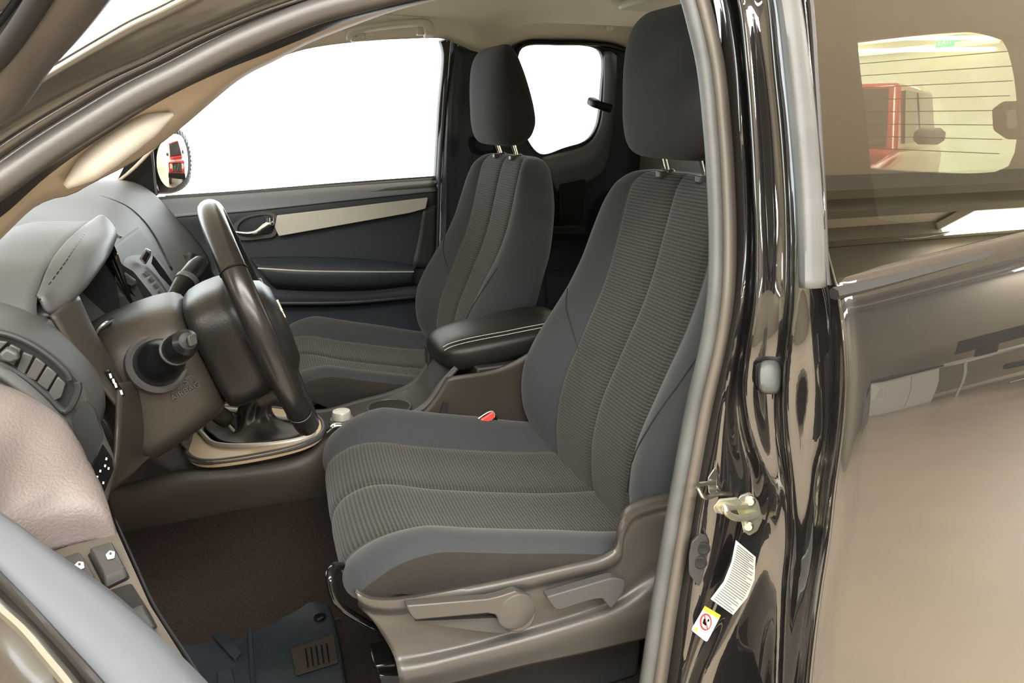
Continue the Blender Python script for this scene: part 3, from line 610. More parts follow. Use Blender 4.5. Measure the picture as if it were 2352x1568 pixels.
# centre stack, radio, vents
st0=obj('centre_stack',patch([[P(240,590,y=-.16),P(262,560,y=-.05),P(318,520,y=.17)],[P(300,690,y=-.16),P(330,655,y=-.05),P(372,600,y=.17)],[P(360,740,y=-.15),P(395,710,y=-.05),P(412,690,y=.15)]],24,20),M['dash'],da,sol=.004)
obj('storage_lid',[sweep(px([(268,600),(300,640),(335,700),(345,740)],y=-.16),circ(.004,8),20)],M['plastic'],st0)
obj('stack_slot',prism(roundpoly(px([(323,595),(338,570),(348,576),(346,590),(335,608)],y=.0),.2),(-.002,-.006,.002)),M['steel'],st0,bev=.001)
obj('stack_slot_recess',prism(px([(329,596),(340,578),(344,582),(334,602)],y=-.008),(-.002,-.002,.002)),M['black'],st0)
obj('stack_display',prism(px([(352,585),(378,620),(405,660),(402,668),(368,632),(348,604)],y=.03),(0,-.004,0)),M['black'],st0)
obj('centre_vent',prism(roundpoly(px([(262,600),(300,622),(340,672),(372,722),(352,740),(318,728),(292,690)],y=-.165),.15),(.004,-.004,0)),M['black_matte'],da)
for q in ([(280,640),(310,652),(345,715),(338,722)],[(290,668),(310,682),(332,718),(322,724)]): obj('vent_slat',prism(px(q,y=-.172),(.002,-.003,0)),M['plastic_mid'],da)
obj('vent_knob',prism(roundpoly(px([(278,632),(288,624),(312,642),(314,650),(304,657),(284,645)],y=-.178),.25),(0,-.008,0)),M['plastic_mid'],da,bev=.002)
for k in range(5):
    a=(338+k*11,622+k*14); obj('preset_button',prism(px([a,(a[0]+7,a[1]+9),(a[0]+1,a[1]+13),(a[0]-6,a[1]+4)],y=-.03),(0,-.004,.002)),M['steel'],st0)
# passenger lower: round dark pocket
obj('glovebox_lid',patch([[P(385,592,y=.50),P(430,580,y=.52),P(470,600,y=.60),P(495,640,y=.66)],[P(400,640,y=.40),P(440,640,y=.48),P(480,650,y=.58),P(510,690,y=.64)],[P(410,720,y=.36),P(450,720,y=.44),P(490,730,y=.54),P(520,740,y=.62)]],20,14),M['black'],da,sol=.004)
# ================================================================ CENTRE CONSOLE
co=root('center_console',(.2,0,.6),'dark grey centre console with silver shifter surround and padded black armrest','console')
sideT=[(235,1128),(300,1108),(420,1078),(560,1068),(700,1040),(738,1010),(760,990),(860,985),(1000,990)]
sideB=[(262,1245),(290,1228),(420,1200),(560,1172),(740,1145),(800,1140),(900,1140),(1000,1140),(1100,1150)]
obj('side_panel',[patch([px(sideT,y=-.118),px([(240,1160),(300,1140),(420,1112),(560,1095),(700,1070),(750,1045),(800,1030),(900,1020),(1020,1030)],y=-.130),px([(a,b-22) for a,b in sideB],y=-.128),px(sideB,y=-.122)],50,16)],M['plastic_brown'],co,sol=.004)
# right-hand rising side under the armrest
obj('bin_side',[patch([[P(930,985,y=-.115),P(1000,985,y=-.115),P(1100,985,y=-.118),P(1260,1060,y=-.118)],[P(985,930,y=-.115),P(1040,930,y=-.118),P(1120,930,y=-.12),P(1250,960,y=-.12)],[P(1025,866,y=-.11),P(1050,862,y=-.115),P(1145,845,y=-.118),P(1240,795,y=-.118)]],20,12)],M['plastic_brown'],co,sol=.004)
obj('bin_side',[slab(.41,.72,.09,.115,.70,.93)],M['plastic_brown'],co,bev=.004)
obj('bin_body',[slab(.46,.72,-.108,.108,.66,.935)],M['plastic'],co,bev=.004)
obj('side_slot',prism(roundpoly(px([(1000,975),(1018,922),(1030,925),(1012,975)],y=-.122),.2),(0,-.004,0)),M['black_matte'],co)
# console top surface with rails
farR=[(455,925),(560,925),(690,952),(740,950),(830,925),(900,903),(950,880),(985,835),(1010,790)]
far=[P(430,940,y=.07),P(560,930,y=.08),P(690,945,y=.085),P(745,945,y=.09),P(830,922,y=.095),P(900,903,y=.10),P(950,880,y=.10),P(985,835,y=.10),P(1012,790,y=.10)]
near=[P(400,1000,y=-.11),P(470,1062,y=-.112),P(720,1022,y=-.112),P(765,985,y=-.112),P(860,968,y=-.112),P(930,958,y=-.11),P(978,930,y=-.108),P(1012,885,y=-.105),P(1048,845,y=-.10)]
mid=[a.lerp(b,.5)+V(0,0,-.012 if i<7 else -.02) for i,(a,b) in enumerate(zip(far,near))]
midn=[a.lerp(b,.86)+V(0,0,-.006) for a,b in zip(far,near)]; midf=[a.lerp(b,.14)+V(0,0,-.006) for a,b in zip(far,near)]
obj('top_panel',patch([far,midf,mid,midn,near],70,24),M['plastic_mid'],co,sol=.003)
obj('top_rail',[tube(far[2:],.006,50,seg=10)],M['plastic_mid'],co)
obj('top_rail',[tube(near[3:],.006,50,seg=10)],M['plastic_mid'],co)
obj('far_wall',patch([far[3:],[p+V(0,.012,-.10) for p in far[3:]]],30,5),M['plastic'],co,sol=.004)
# cup holder
cup=P(895,948,z=.835)
obj('cup_holder',lathe([(.041,.012),(.044,.014),(.046,.010),(.044,.006),(.040,.006),(.038,-.05),(0,-.052)],cup+V(0,0,0),(0,0,1),40),M['black_matte'],co)
obj('cup_ring',sweep([cup+V(.044*math.cos(a),.044*math.sin(a),.013) for a in [k*math.pi/20 for k in range(40)]],circ(.0025,8),40,True),M['plastic_mid'],co)
# shifter surround
zt=.850
so=[(398,992),(418,1022),(440,1050),(475,1059),(600,1043),(700,1018),(738,995),(741,970),(725,955),(690,946),(560,930),(440,930),(405,955)]
si=[(452,975),(470,1002),(492,1019),(540,1024),(640,1018),(700,1006),(718,995),(718,978),(700,966),(640,958),(540,942),(470,942)]
obj('shifter_surround',ringg([P(a,b,z=zt) for a,b in so],[P(a,b,z=zt+.001) for a,b in si],(0,0,-.012),80),M['champagne'],co)
obj('surround_rim',[tube([P(a,b,z=zt+.003) for a,b in si],.005,80,True,seg=12)],M['silver'],co)
obj('surround_edge',[tube([P(a,b+2,z=zt-.004) for a,b in so],.006,80,True,seg=10)],M['plastic_mid'],co)
# shifter boot: leather cone with folds, thing of its own
gs=root('gear_lever',(.05,-.01,.85),'gear lever in a creased black leather boot behind the steering wheel','gear lever')
loop=spline([P(a,b,z=zt-.002) for a,b in si],72,True)
topc=P(603,870,y=-.02); secs=[]
cen=sum(loop,Vector())/72
for k in range(15):
    t=k/14; c=cen.lerp(topc,t**1.05)
    rowp=[]
    for i,p in enumerate(loop):
        a=2*math.pi*i/72; rr=max(.016*(1.35-.35*t),0)
        rad=(p-cen); flat=rad.normalized()*.022*(1.5-.5*t); s_=max(0,1-t*2.6)**1.6
        q=c+flat.lerp(rad,s_) 
        f=math.sin(a*5+t*5)*.0055*math.sin(math.pi*min(1,t*1.3+.05))+math.sin(a*9-t*8)*.002*math.sin(math.pi*t)
        dz=(.0 if t==0 else -.012*math.sin(math.pi*min(1,t*2.2)))
        rowp.append(q+rad.normalized()*f+V(0,0,dz*(1 if t<.45 else 0)))
    secs.append(rowp)
obj('boot',loft(secs),M['leather'],gs,ang=80,sub=1)
obj('lever_knob',lathe([(.012,-.02),(.018,0),(.024,.02),(.027,.04),(.024,.055),(.012,.062),(0,.063)],topc,(.1,0,1),28),M['black'],gs)
# 4wd rotary knob
kb=P(785,962,z=.862)
obj('drive_knob_base',lathe([(.026,-.012),(.026,-.002),(.022,.002),(.0,.002)],kb,(0,0,1),32),M['plastic_mid'],co)
obj('drive_knob',lathe([(.0175,-.002),(.0178,.014),(.0165,.017),(0,.018)],kb,(0,0,1),32),M['silver'],co)
# handbrake
hb=root('handbrake',(.25,-.13,.83),'handbrake lever with chrome button lying along the driver side of the console','handbrake')
obj('grip',[sweep([P(800,984,y=-.135),P(860,978,y=-.138),P(950,976,y=-.14),P(1050,985,y=-.14)],rect(.024,.020,.006),20)],M['plastic_mid'],hb)
obj('release_button',[tube([P(752,992,y=-.133),P(770,978,y=-.134),P(802,984,y=-.134)],.006,10,seg=12)],M['chrome'],hb)
obj('grip_underside',[sweep([P(770,1000,y=-.135),P(860,990,y=-.138),P(950,985,y=-.14)],rect(.016,.014,.004),20)],M['black'],hb)
# armrest lid
A=[(.395,.045,.935,.956),(.402,.064,.926,.970),(.415,.078,.918,.981),(.44,.089,.912,.989),(.48,.096,.914,.995),(.53,.101,.924,1.000),(.59,.104,.936,1.006),(.66,.104,.948,1.010),(.70,.10,.955,1.006)]
secs=[super_sec((x,0,(a+b)/2),(0,1,0),(0,0,1),w,(b-a)/2,3.0,48) for x,w,a,b in A]
ar=obj('armrest_lid',loft(secs),M['leather'],co,ang=70,sub=2)
def seam_line(dy,dz): return [V(x,-(w*.80)-dy,b-.0035-(.006 if x<.40 else 0)-dz) for x,w,a,b in A[1:]]
stl=[]
for dy,dz in ((0,0),(.009,.0045)):
    pts=spline(seam_line(dy,dz),110)
    for i in range(2,106): stl.append(tube([pts[i]+V(0,0,.0018),pts[i].lerp(pts[i+1],.6)+V(0,0,.0018)],.0007,2,seg=4,straight=True))
obj('armrest_stitching',stl,M['white'],ar)
# seat belt buckle
bk=root('seat_belt_buckle',(.46,-.15,.83),'seat belt buckle with bright red release button between driver seat and console','seat belt buckle')
q=px([(1091,970),(1096,980),(1136,956),(1130,944)],y=-.150)
obj('buckle_housing',prism(roundpoly(px([(1086,972),(1098,990),(1142,962),(1132,940)],y=-.135),.15),(0,-.010,-.002)),M['black'],bk,bev=.002)
obj('buckle_button',prism(roundpoly(q,.15),(0,-.006,0)),M['buckle_red'],bk,bev=.0015)
obj('button_rim',[tube(q,.0012,30,True,seg=6)],M['silver'],bk)
# ================================================================ CAB FLOOR
cf=patch([[V(x,-.118,.74) for x in(-.6,-.2,.3,1.3)],[V(x,-.135,.68) for x in(-.6,-.2,.3,1.3)],[V(x,-.185,.58) for x in(-.6,-.2,.3,1.3)],[V(x,-.25,.53) for x in(-.6,-.2,.3,1.3)],[V(x,-.45,.52) for x in(-.6,-.2,.3,1.3)],[V(x,-.74,.52) for x in(-.6,-.2,.3,1.3)]],40,40)
struct('floor',[cf,slab(-.6,1.3,.10,.80,.50,.53),patch([[V(-.26,y,.525) for y in(-.74,-.4,-.18)],[V(-.38,y,.60) for y in(-.74,-.4,-.15)],[V(-.5,y,.80) for y in(-.74,-.4,-.12)],[V(-.55,y,1.1) for y in(-.74,-.4,-.12)]],20,14)],M['carpet'],sol=.006)
fm=root('floor_mat',(.0,-.4,.53),'black rubber floor mat in front of the driver seat','floor mat')
mt=patch([[P(360,1440,z=.545),P(460,1402,z=.542),P(570,1380,z=.545),P(640,1345,z=.565),P(700,1358,z=.560),P(752,1378,z=.545)],[P(390,1500,z=.538),P(480,1480,z=.535),P(572,1460,z=.534),P(650,1440,z=.538),P(720,1440,z=.537),P(775,1460,z=.536)],[P(420,1580,z=.536),P(500,1580,z=.535),P(580,1580,z=.534),P(660,1580,z=.534),P(730,1580,z=.534),P(798,1590,z=.536)],[P(460,1720,z=.536),P(540,1720,z=.535),P(600,1720,z=.534),P(680,1720,z=.534),P(750,1720,z=.534),P(830,1720,z=.536)]],40,40)
ma=obj('mat_sheet',mt,M['mat'],fm,sol=.004)
obj('mat_ridge',[tube([P(570,1382,z=.549),P(574,1460,z=.539),P(582,1580,z=.539)],.004,20,seg=8),tube([P(395,1432,z=.547),P(460,1405,z=.546),P(568,1381,z=.549)],.003,20,seg=8)],M['mat'],ma)
obj('mat_pad',[prism(roundpoly(px([(475,1450),(500,1440),(555,1500),(540,1518)],z=.540),.1),(0,0,.004)),prism(roundpoly(px([(430,1425),(530,1395),(540,1410),(450,1445)],z=.546),.1),(0,0,.003)),prism(roundpoly(px([(500,1545),(530,1535),(540,1575),(500,1580)],z=.539),.2),(0,0,.003))],M['mat'],ma,bev=.001)
obj('mat_label',[prism(roundpoly(px([(668,1492),(766,1458),(776,1522),(680,1552)],z=.541),.05),(0,0,.0015))]+[],M['plastic_brown'],ma)
obj('label_print',[prism([P(700+k*12,1490-k*3,z=.543),P(704+k*12,1489-k*3,z=.543),P(710+k*12,1532-k*3,z=.543),P(706+k*12,1533-k*3,z=.543)],(0,0,.0006)) for k in range(5)],M['black'],ma)
obj('mat_eyelet',[lathe([(.006,0),(.011,.001),(.011,.004),(.006,.005)],P(735,1420,z=.543),(0,0,1),20)],M['black'],ma)
obj('mat_hook',[tube([P(730,1422,z=.548),P(742,1416,z=.556)],.002,4,seg=8),tube([P(768,1420,z=.548),P(780,1418,z=.556)],.002,4,seg=8)],M['steel'],fm)
# ================================================================ PASSENGER DOOR (closed, far side)
pd=root('front_door',(.25,.74,.7),'closed front passenger door seen from inside, silver trim strip and armrest','door')
yd=.735
def pxy(L): return [P(u,v,y=y) for u,v,y in L]
rows=[pxy([(290,460,.79),(380,452,.79),(560,440,.79),(780,424,.79),(1003,408,.79)]),
 pxy([(295,470,0.775),(385,462,.775),(560,450,.775),(780,432,.775),(1003,415,.775)]),
 pxy([(310,488,0.745),(400,480,.745),(560,468,.745),(780,447,.745),(1003,425,.745)]),
 pxy([(330,508,0.735),(420,500,.735),(560,492,.735),(780,465,.735),(1005,440,.735)]),
 pxy([(340,568,0.742),(430,560,.742),(560,556,.742),(780,535,.742),(1006,505,.742)]),
 pxy([(360,598,0.742),(450,590,.742),(580,585,.742),(780,585,.742),(1006,590,.742)]),
 pxy([(380,628,0.742),(470,620,.742),(590,612,.742),(780,615,.742),(1004,620,.742)]),
 pxy([(410,708,0.725),(500,700,.725),(640,692,.725),(800,690,.725),(1000,680,.725)]),
 pxy([(430,720,0.745),(520,712,.745),(650,706,.745),(800,703,.745),(996,692,.745)]),
 pxy([(450,788,0.75),(540,780,.75),(660,790,.75),(800,790,.75),(990,790,.75)]),
 pxy([(470,908,0.75),(560,900,.75),(700,900,.75),(800,900,.75),(985,880,.75)])]
obj('door_panel',patch(rows,40,80),M['plastic_navy'],pd,sol=.004,ang=50)
obj('sill_cap',patch([pxy([(300,462,.787),(380,455,.787),(560,443,.787),(780,426,.787),(1000,411,.787)]),pxy([(300,480,.752),(390,471,.752),(560,458,.752),(780,440,.752),(1000,422,.752)]),pxy([(300,515,.728),(410,498,.728),(560,486,.728),(780,462,.728),(1001,439,.728)])],40,10),M['door_sill'],pd,sol=.002)
obj('window_seal',[tube(pxy([(380,453,.80),(560,441,.80),(780,423,.80),(1003,407,.80)]),.005,30,seg=8)],M['rubber_dark'],pd)
obj('trim_strip',prism(roundpoly(pxy([(636,494,.728),(800,475,.728),(981,453,.728),(976,478,.728),(940,488,.728),(640,541,.728),(630,520,.728)]),.08),(0,-.010,0)),M['silver'],pd,bev=.003)
obj('handle_bezel',ringg(pxy([(536,520,.725),(560,498,.725),(625,488,.725),(636,500,.725),(632,540,.725),(600,548,.725),(550,550,.725),(540,540,.725)]),pxy([(545,522,.725),(562,503,.725),(620,494,.725),(628,502,.725),(625,535,.725),(598,540,.725),(556,542,.725),(548,535,.725)]),(0,.012,0),48),M['plastic_mid'],pd)
obj('handle_cup',prism(pxy([(545,522,.738),(562,503,.738),(620,494,.738),(628,502,.738),(625,535,.738),(598,540,.738),(556,542,.738),(548,535,.738)]),(0,.004,0)),M['black'],pd)
obj('door_handle',[tube(pxy([(540,533,.718),(570,536,.712),(590,532,.708),(606,520,.708),(625,510,.712)]),.0075,24,seg=12,scale=lambda t:.5+.7*t),lathe([(0,-.012),(.012,-.010),(.013,.008),(0,.010)],P(619,507,y=.715),(0,.1,1),20)],M['chrome'],pd)
obj('door_armrest',patch([pxy([(575,592,.742),(700,590,.742),(850,596,.742),(960,610,.742)]),pxy([(580,600,.70),(700,600,.70),(850,606,.70),(955,614,.70)]),pxy([(592,614,.665),(700,620,.660),(850,622,.665),(950,622,.68)]),pxy([(600,625,.662),(700,632,.656),(850,634,.662),(950,630,.68)]),pxy([(620,650,.675),(720,655,.67),(850,655,.675),(950,645,.69)]),pxy([(640,665,.735),(720,668,.73),(850,666,.735),(960,655,.735)])],40,24),M['plastic_navy'],pd,sol=.003)
obj('armrest_edge',[tube(pxy([(592,616,.662),(700,622,.657),(850,624,.662),(950,624,.678)]),.0022,30,seg=6)],M['silver'],pd)
obj('rear_trim',patch([pxy([(972,478,.730),(960,550,.730),(945,612,.728)]),pxy([(1002,470,.730),(1002,550,.730),(1000,616,.728)])],10,5),M['plastic'],pd,sol=.003)
obj('door_pocket',[tube(pxy([(640,696,.715),(800,694,.712),(965,680,.722)]),.006,30,seg=8)],M['plastic'],pd)
# window glass and frame
obj('door_window',prism(pxy([(300,470,.80),(560,441,.80),(1003,407,.80),(1024,92,.70),(830,90,.70),(640,120,.71),(470,215,.73),(360,330,.77)]),(0,.004,0)),M['glass'],pd,flat=True)
obj('window_frame',sweep(pxy([(1003,412,.795),(1012,250,.745),(1022,120,.705),(1015,93,.70)]),rect(.016,.03,.004),24,up=(0,1,0)),M['rubber_dark'],pd)
# mirror sail and exterior mirror
obj('sail_panel',prism(roundpoly(pxy([(264,424,.76),(290,372,.76),(346,330,.76),(352,345,.76),(360,448,.76),(330,444,.76)]),.08),(0,.012,0)),M['black'],pd,bev=.003)
obj('sail_edge',[tube(pxy([(346,332,.755),(352,380,.755),(359,446,.755)]),.003,10,seg=8)],M['plastic_mid'],pd)
mc=P(400,372,y=.98)
rd=(V(5.0,4.0,1.0)-mc).normalized(); mn=((CAM-mc).normalized()+rd).normalized()
mx_=V(-mn.y,mn.x,0).normalized(); mz=mn.cross(mx_) ; mz=mz if mz.z>0 else -mz
# outline of the mirror as it stands, on its own plane
mo=[(357,345),(372,310),(395,298),(428,302),(444,325),(452,372),(448,410),(428,434),(398,440),(378,436),(362,415),(356,380)]
mi_=[(361,348),(376,318),(396,308),(418,314),(427,335),(431,372),(427,405),(414,420),(396,431),(381,427),(368,410),(360,382)]
mol=spline([PP(a,b,mc,mn) for a,b in mo],40,True); mil=[PP(a,b,mc,mn) for a,b in mi_]
em=obj('mirror_housing',loft([mol,[mc+(p-mc)*1.12-mn*.03+V(0,.0,0) for p in mol],[mc+(p-mc)*1.08-mn*.06 for p in mol],[mc+(p-mc)*.7-mn*.10 for p in mol]]),M['black'],pd,ang=60,sub=1)
mlp=spline(mil,48,True); mcc=sum(mlp,Vector())/48
obj('mirror_glass',loft([[ (lambda q:q+mn*(.006-((q-mcc).length**2)/(2*.65)))(mcc+(p-mcc)*max(k/14,.001)) for p in mlp] for k in range(15)],cap=False),M['mirror'],em,ang=180)
obj('mirror_arm',[tube([mc-mn*.05+V(-.02,-.05,-.06),P(352,440,y=.79)],.014,8,seg=10)],M['black'],em)
# ================================================================ FAR PILLAR, REAR ACCESS DOOR, REAR WALL
struct('wall_right',[patch([pxy([(1022,88,.735),(1012,250,.745),(1003,412,.755),(998,600,.755),(984,800,.755)]),pxy([(1034,88,.715),(1022,250,.725),(1012,412,.735),(1006,600,.735),(992,800,.735)])],30,4),
    patch([pxy([(1034,88,.725),(1022,250,.735),(1012,412,.745),(1006,600,.745),(992,800,.745)]),pxy([(1046,90,.70),(1034,250,.71),(1024,412,.72),(1018,560,.72),(1004,800,.72)]),pxy([(1060,100,.712),(1052,250,.722),(1042,412,.73),(1034,560,.73),(1020,800,.73)]),pxy([(1100,100,.705),(1100,250,.715),(1100,412,.72),(1100,560,.72),(1100,800,.72)]),pxy([(1182,96,.705),(1180,250,.715),(1190,355,.72),(1250,560,.72),(1250,900,.72)])],30,24)],M['plastic_navy'],sol=.004)
struct('wall_right',[slab(.66,1.34,.735,.76,.5,1.12),slab(-.6,.66,.79,.82,.45,1.0)],M['plastic_navy'])
struct('trim_4',[tube(pxy([(1030,88,.705),(1019,250,.715),(1009,412,.725),(1003,600,.725),(988,800,.725)]),.005,30,seg=8)],M['rubber_dark'])
ra=root('rear_access_door',(1.0,.72,.9),'closed far-side rear access door with small window behind the passenger seat','door')
ro=[(1120,60,.70),(1300,60,.70),(1500,90,.70),(1500,250,.70),(1500,430,.715),(1480,600,.73),(1300,620,.73),(1200,600,.73),(1130,400,.72),(1110,200,.71)]
ri=[(1180,145,.70),(1200,108,.70),(1290,100,.70),(1375,112,.70),(1386,130,.70),(1384,200,.705),(1372,290,.712),(1350,322,.715),(1300,340,.717),(1240,355,.72),(1200,300,.715),(1182,220,.71)]
obj('door_panel',ringg(pxy(ro),pxy(ri),(0,.02,0),96),M['plastic_navy'],ra,bev=0)
obj('window_seal',[tube(pxy(ri),.0035,80,True,seg=8)],M['rubber_dark'],ra)
obj('window_pane',prism(spline(pxy([(a,b,c+.012) for a,b,c in ri]),60,True),(0,.004,0)),M['glass'],ra,flat=True)
obj('pillar_pad',patch([pxy([(1386,118,.698),(1386,200,.70),(1376,290,.705),(1352,328,.71),(1245,362,.715)]),pxy([(1402,118,.68),(1404,200,.68),(1392,300,.69),(1365,345,.695),(1255,385,.70)]),pxy([(1416,128,.69),(1414,220,.69),(1402,330,.70),(1380,400,.705),(1280,440,.71)])],30,10),M['door_sill'],ra,sol=.003)
obj('upper_trim',[tube(pxy([(1180,150,.69),(1196,106,.69),(1290,98,.69),(1400,104,.69),(1440,116,.69)]),.008,30,seg=8)],M['black'],ra)
obj('map_pocket',prism(roundpoly(pxy([(1284,424,.70),(1345,410,.70),(1335,520,.705),(1284,528,.705)]),.1),(0,-.004,0)),M['black_matte'],ra,bev=.002)
obj('pocket_shelf',prism(roundpoly(pxy([(1270,520,.66),(1345,518,.66),(1350,538,.66),(1265,540,.66)]),.2),(0,.06,0)),M['plastic'],ra,bev=.004)
obj('window_latch',[sweep(pxy([(1358,232,.69),(1372,240,.66),(1402,250,.65)]),rect(.030,.024,.008),16,up=(0,0,1))],M['black'],ra)
sb=root('seat_belt',(.72,.66,1.3),'black seat belt guide and webbing on the far pillar behind the passenger seat','seat belt')
obj('belt_guide',ringg(pxy([(1082,316,.68),(1140,318,.67),(1146,350,.67),(1086,350,.68)]),pxy([(1094,324,.68),(1134,326,.67),(1136,342,.67),(1096,342,.68)]),(0,.012,0),40),M['black'],sb)
obj('belt_webbing',prism(pxy([(1090,345,.69),(1135,345,.68),(1120,470,.69),(1078,480,.70)]),(0,.003,0)),M['rubber_dark'],sb)
# rear wall with back window
XR=1.32
bo=[V(XR,-.74,1.0),V(XR,-.72,1.4),V(XR,-.66,1.64),V(XR,0,1.68),V(XR,.66,1.64),V(XR,.72,1.4),V(XR,.76,1.0),V(XR,0,1.0)]
bi=[V(XR,-.53,1.34),V(XR,-.53,1.42),V(XR,-.47,1.56),V(XR,-.40,1.575),V(XR,0,1.58),V(XR,.40,1.575),V(XR,.47,1.56),V(XR,.53,1.42),V(XR,.53,1.34),V(XR,.48,1.325),V(XR,0,1.32),V(XR,-.48,1.325)]
struct('wall_back',[ringg(bo,bi,(.03,0,0),96),slab(XR,XR+.03,-.76,.76,.5,1.05)],M['rear_trim'])
bw=struct('window_1',prism(spline([p+V(.015,0,0) for p in bi],80,True),(.003,0,0)),M['glass'],flat=True)
obj('defroster_wire',[tube([V(XR+.012,-.50,z),V(XR+.012,.50,z)],.0008,2,seg=4,straight=True) for z in (1.36,1.385,1.41,1.435,1.46,1.485,1.51,1.535)],M['black'],bw)
obj('rear_panel_trim',slab(XR-.08,XR,-.70,.70,1.02,1.30),M['plastic_mid'],bw,bev=.02) if False else None
rb=root('rear_bench',(1.15,0,.6),'rear bench backrest in the cab behind the front seats','seat')
obj('bench_backrest',[loft([super_sec((1.24-.0*k,0,z),(1,0,0),(0,1,0),.05,.66,6,48) for k,z in enumerate((.72,.75,1.0,1.2,1.235))])],M['fabric'],rb,ang=60)
obj('bench_cushion',[slab(.98,1.22,-.64,.64,.66,.76)],M['fabric'],rb,bev=.02)
rs=root('rear_seat_belt_guide',(1.18,-.62,1.38),'grey seat belt guide on the rear left pillar behind the tinted glass','seat belt guide')
obj('guide_cover',prism(roundpoly(px([(2275,250),(2300,232),(2345,238),(2352,300),(2310,322),(2278,300)],y=-.66),.2),(0,-.03,0)),M['plastic_mid'],rs,bev=.006)
obj('guide_slot',prism(roundpoly(px([(2310,255),(2328,250),(2332,292),(2314,296)],y=-.692),.2),(0,-.003,0)),M['white'],rs)
# ================================================================ HEADLINER
hp=[(380,305),(430,268),(480,222),(540,176),(600,145),(700,112),(830,94),(930,88),(1020,88),(1050,100),(1090,117),(1120,121),(1155,112),(1195,97),(1290,90),(1400,98),(1450,112),(1490,118),(1520,118)]
fr=[P(u,v,y=.70) for u,v in hp]
for p in fr: p.x=min(p.x,XR+.02)
def hrow(y,zf): return [V(p.x if p.x>.2 else p.x,y,zf(p)) for p in fr]
def hz(p,z1,k): # ceiling height follows the windscreen rake at the front
    return min(z1,1.70 if p.x>.35 else 1.70-(.35-p.x)*.30)-k
H=[fr,[p+V(0,-.012,.012) for p in fr],[V(p.x,.655,p.z+.045 if p.x<.62 or p.x>.85 else max(p.z+.045,1.655)) for p in fr],[V(p.x,.56,hz(p,1.69,.01)) for p in fr],[V(p.x,.3,hz(p,1.705,0)) for p in fr],[V(p.x,0,hz(p,1.71,0)) for p in fr],[V(p.x,-.3,hz(p,1.705,0)) for p in fr],[V(p.x,-.56,hz(p,1.69,.01)) for p in fr],[V(p.x,-.65,hz(p,1.66,.03)) for p in fr]]
hl_=struct('ceiling',patch([h[4:] for h in H],50,50),M['headliner'],sol=.006,ang=80)
struct('trim_5',[patch([h[:5] for h in H[:2]]+[[p+V(-.03,-.10,.05) for p in fr[:5]]],20,10)],M['beige'],sol=.006)
gh=root('grab_handle',tuple(P(910,75,y=.62)),'beige grab handle on the headliner above the far front window','grab handle')
obj('grip_bar',[sweep([P(806,88,y=.645),P(812,72,y=.61),P(860,62,y=.60),P(930,54,y=.60),P(978,54,y=.60),P(986,70,y=.61),P(984,82,y=.645)],rect(.028,.014,.006),60,up=(0,.3,1))],M['handle_beige'],gh,ang=60)
for g_ in [prism(roundpoly(px([(803,74),(836,70),(838,95),(804,97)],y=.645),.2),(0,-.02,0)),prism(roundpoly(px([(955,62),(988,58),(988,80),(955,82)],y=.645),.2),(0,-.02,0))]: obj('handle_mount',g_,M['handle_beige'],gh,bev=.003)
ck=root('coat_hook',tuple(P(1397,58,y=.6)),'small round coat hook on the headliner above the far rear window','hook')
obj('hook_base',lathe([(.022,0),(.022,.006),(.016,.010),(0,.011)],P(1397,52,y=.63),(0,-.8,-.6),28),M['handle_beige'],ck)
obj('hook_tip',lathe([(.010,0),(.011,.010),(.008,.014),(0,.015)],P(1399,60,y=.615),(0,-.8,-.6),20),M['handle_beige'],ck)
rl=root('roof_lamp',tuple(P(1310,3,y=.35)),'beige interior roof lamp at the top of the headliner','lamp')
obj('lamp_base',prism(roundpoly([V(.98,.15,1.70),V(1.16,.15,1.70),V(1.16,.32,1.70),V(.98,.32,1.70)],.25),(0,0,-.018)),M['handle_beige'],rl,bev=.006)
# ================================================================ DRIVER-SIDE BODY: A pillar, roof rail, seals
tb=root('truck_body',(-.2,-.78,.5),'black truck body side with rubber door seals around the driver opening','truck body')
PN=V(0,1,-.25).normalized(); P0=V(0,-.76,1.2)
def tp(L,d=0): return [PP(u,v,P0+V(0,d,0),PN) for u,v in L]
c_seal=[(-60,462),(0,420),(100,350),(204,284),(306,222),(408,170),(510,116),(612,70),(720,28),(800,6),(900,-18),(1000,-40),(1100,-60)]
def shift(L,n): # move curve perpendicular (down-right positive) by n px
    o=[]
    for i,(u,v) in enumerate(L):
        a=L[max(i-1,0)];b=L[min(i+1,len(L)-1)]; du,dv=b[0]-a[0],b[1]-a[1]; l=math.hypot(du,dv); o.append((u-dv/l*n,v+du/l*n))
    return o
obj('door_seal',sweep(tp(c_seal),circ(.0115,14),70,up=(0,1,0)),M['rubber'],tb,ang=80)
obj('seal_lip',patch([tp(shift(c_seal,8),.0),tp(shift(c_seal,24),.006),tp([(-60,530),(0,493),(100,404),(204,328),(306,262),(408,205),(510,158),(612,118),(720,74),(800,42),(900,16),(1000,-8),(1100,-28)],.03)],50,8),M['rubber_dark'],tb,sol=.004)
gA=tp(shift(c_seal,-18),-.004); gB=tp(shift(c_seal,-24),.012)
obj('seal_gap',patch([tp(shift(c_seal,-8),.0),tp(shift(c_seal,-17),.014),tp(shift(c_seal,-24),.0)],50,6),M['black_matte'],tb,sol=.002)
top2=[(-60,345),(0,300),(80,252),(160,208),(240,168),(306,140),(408,92),(510,48),(612,6),(700,-30),(800,-60)]
steps=[(0,0,-24,.0),]
def lerpL(A,B,t): 
    A=spline([V(a,b,0) for a,b in A],30); B=spline([V(a,b,0) for a,b in B],30); return [(a.x+(b.x-a.x)*t,a.y+(b.y-a.y)*t) for a,b in zip(A,B)]
s24=shift(c_seal,-24)
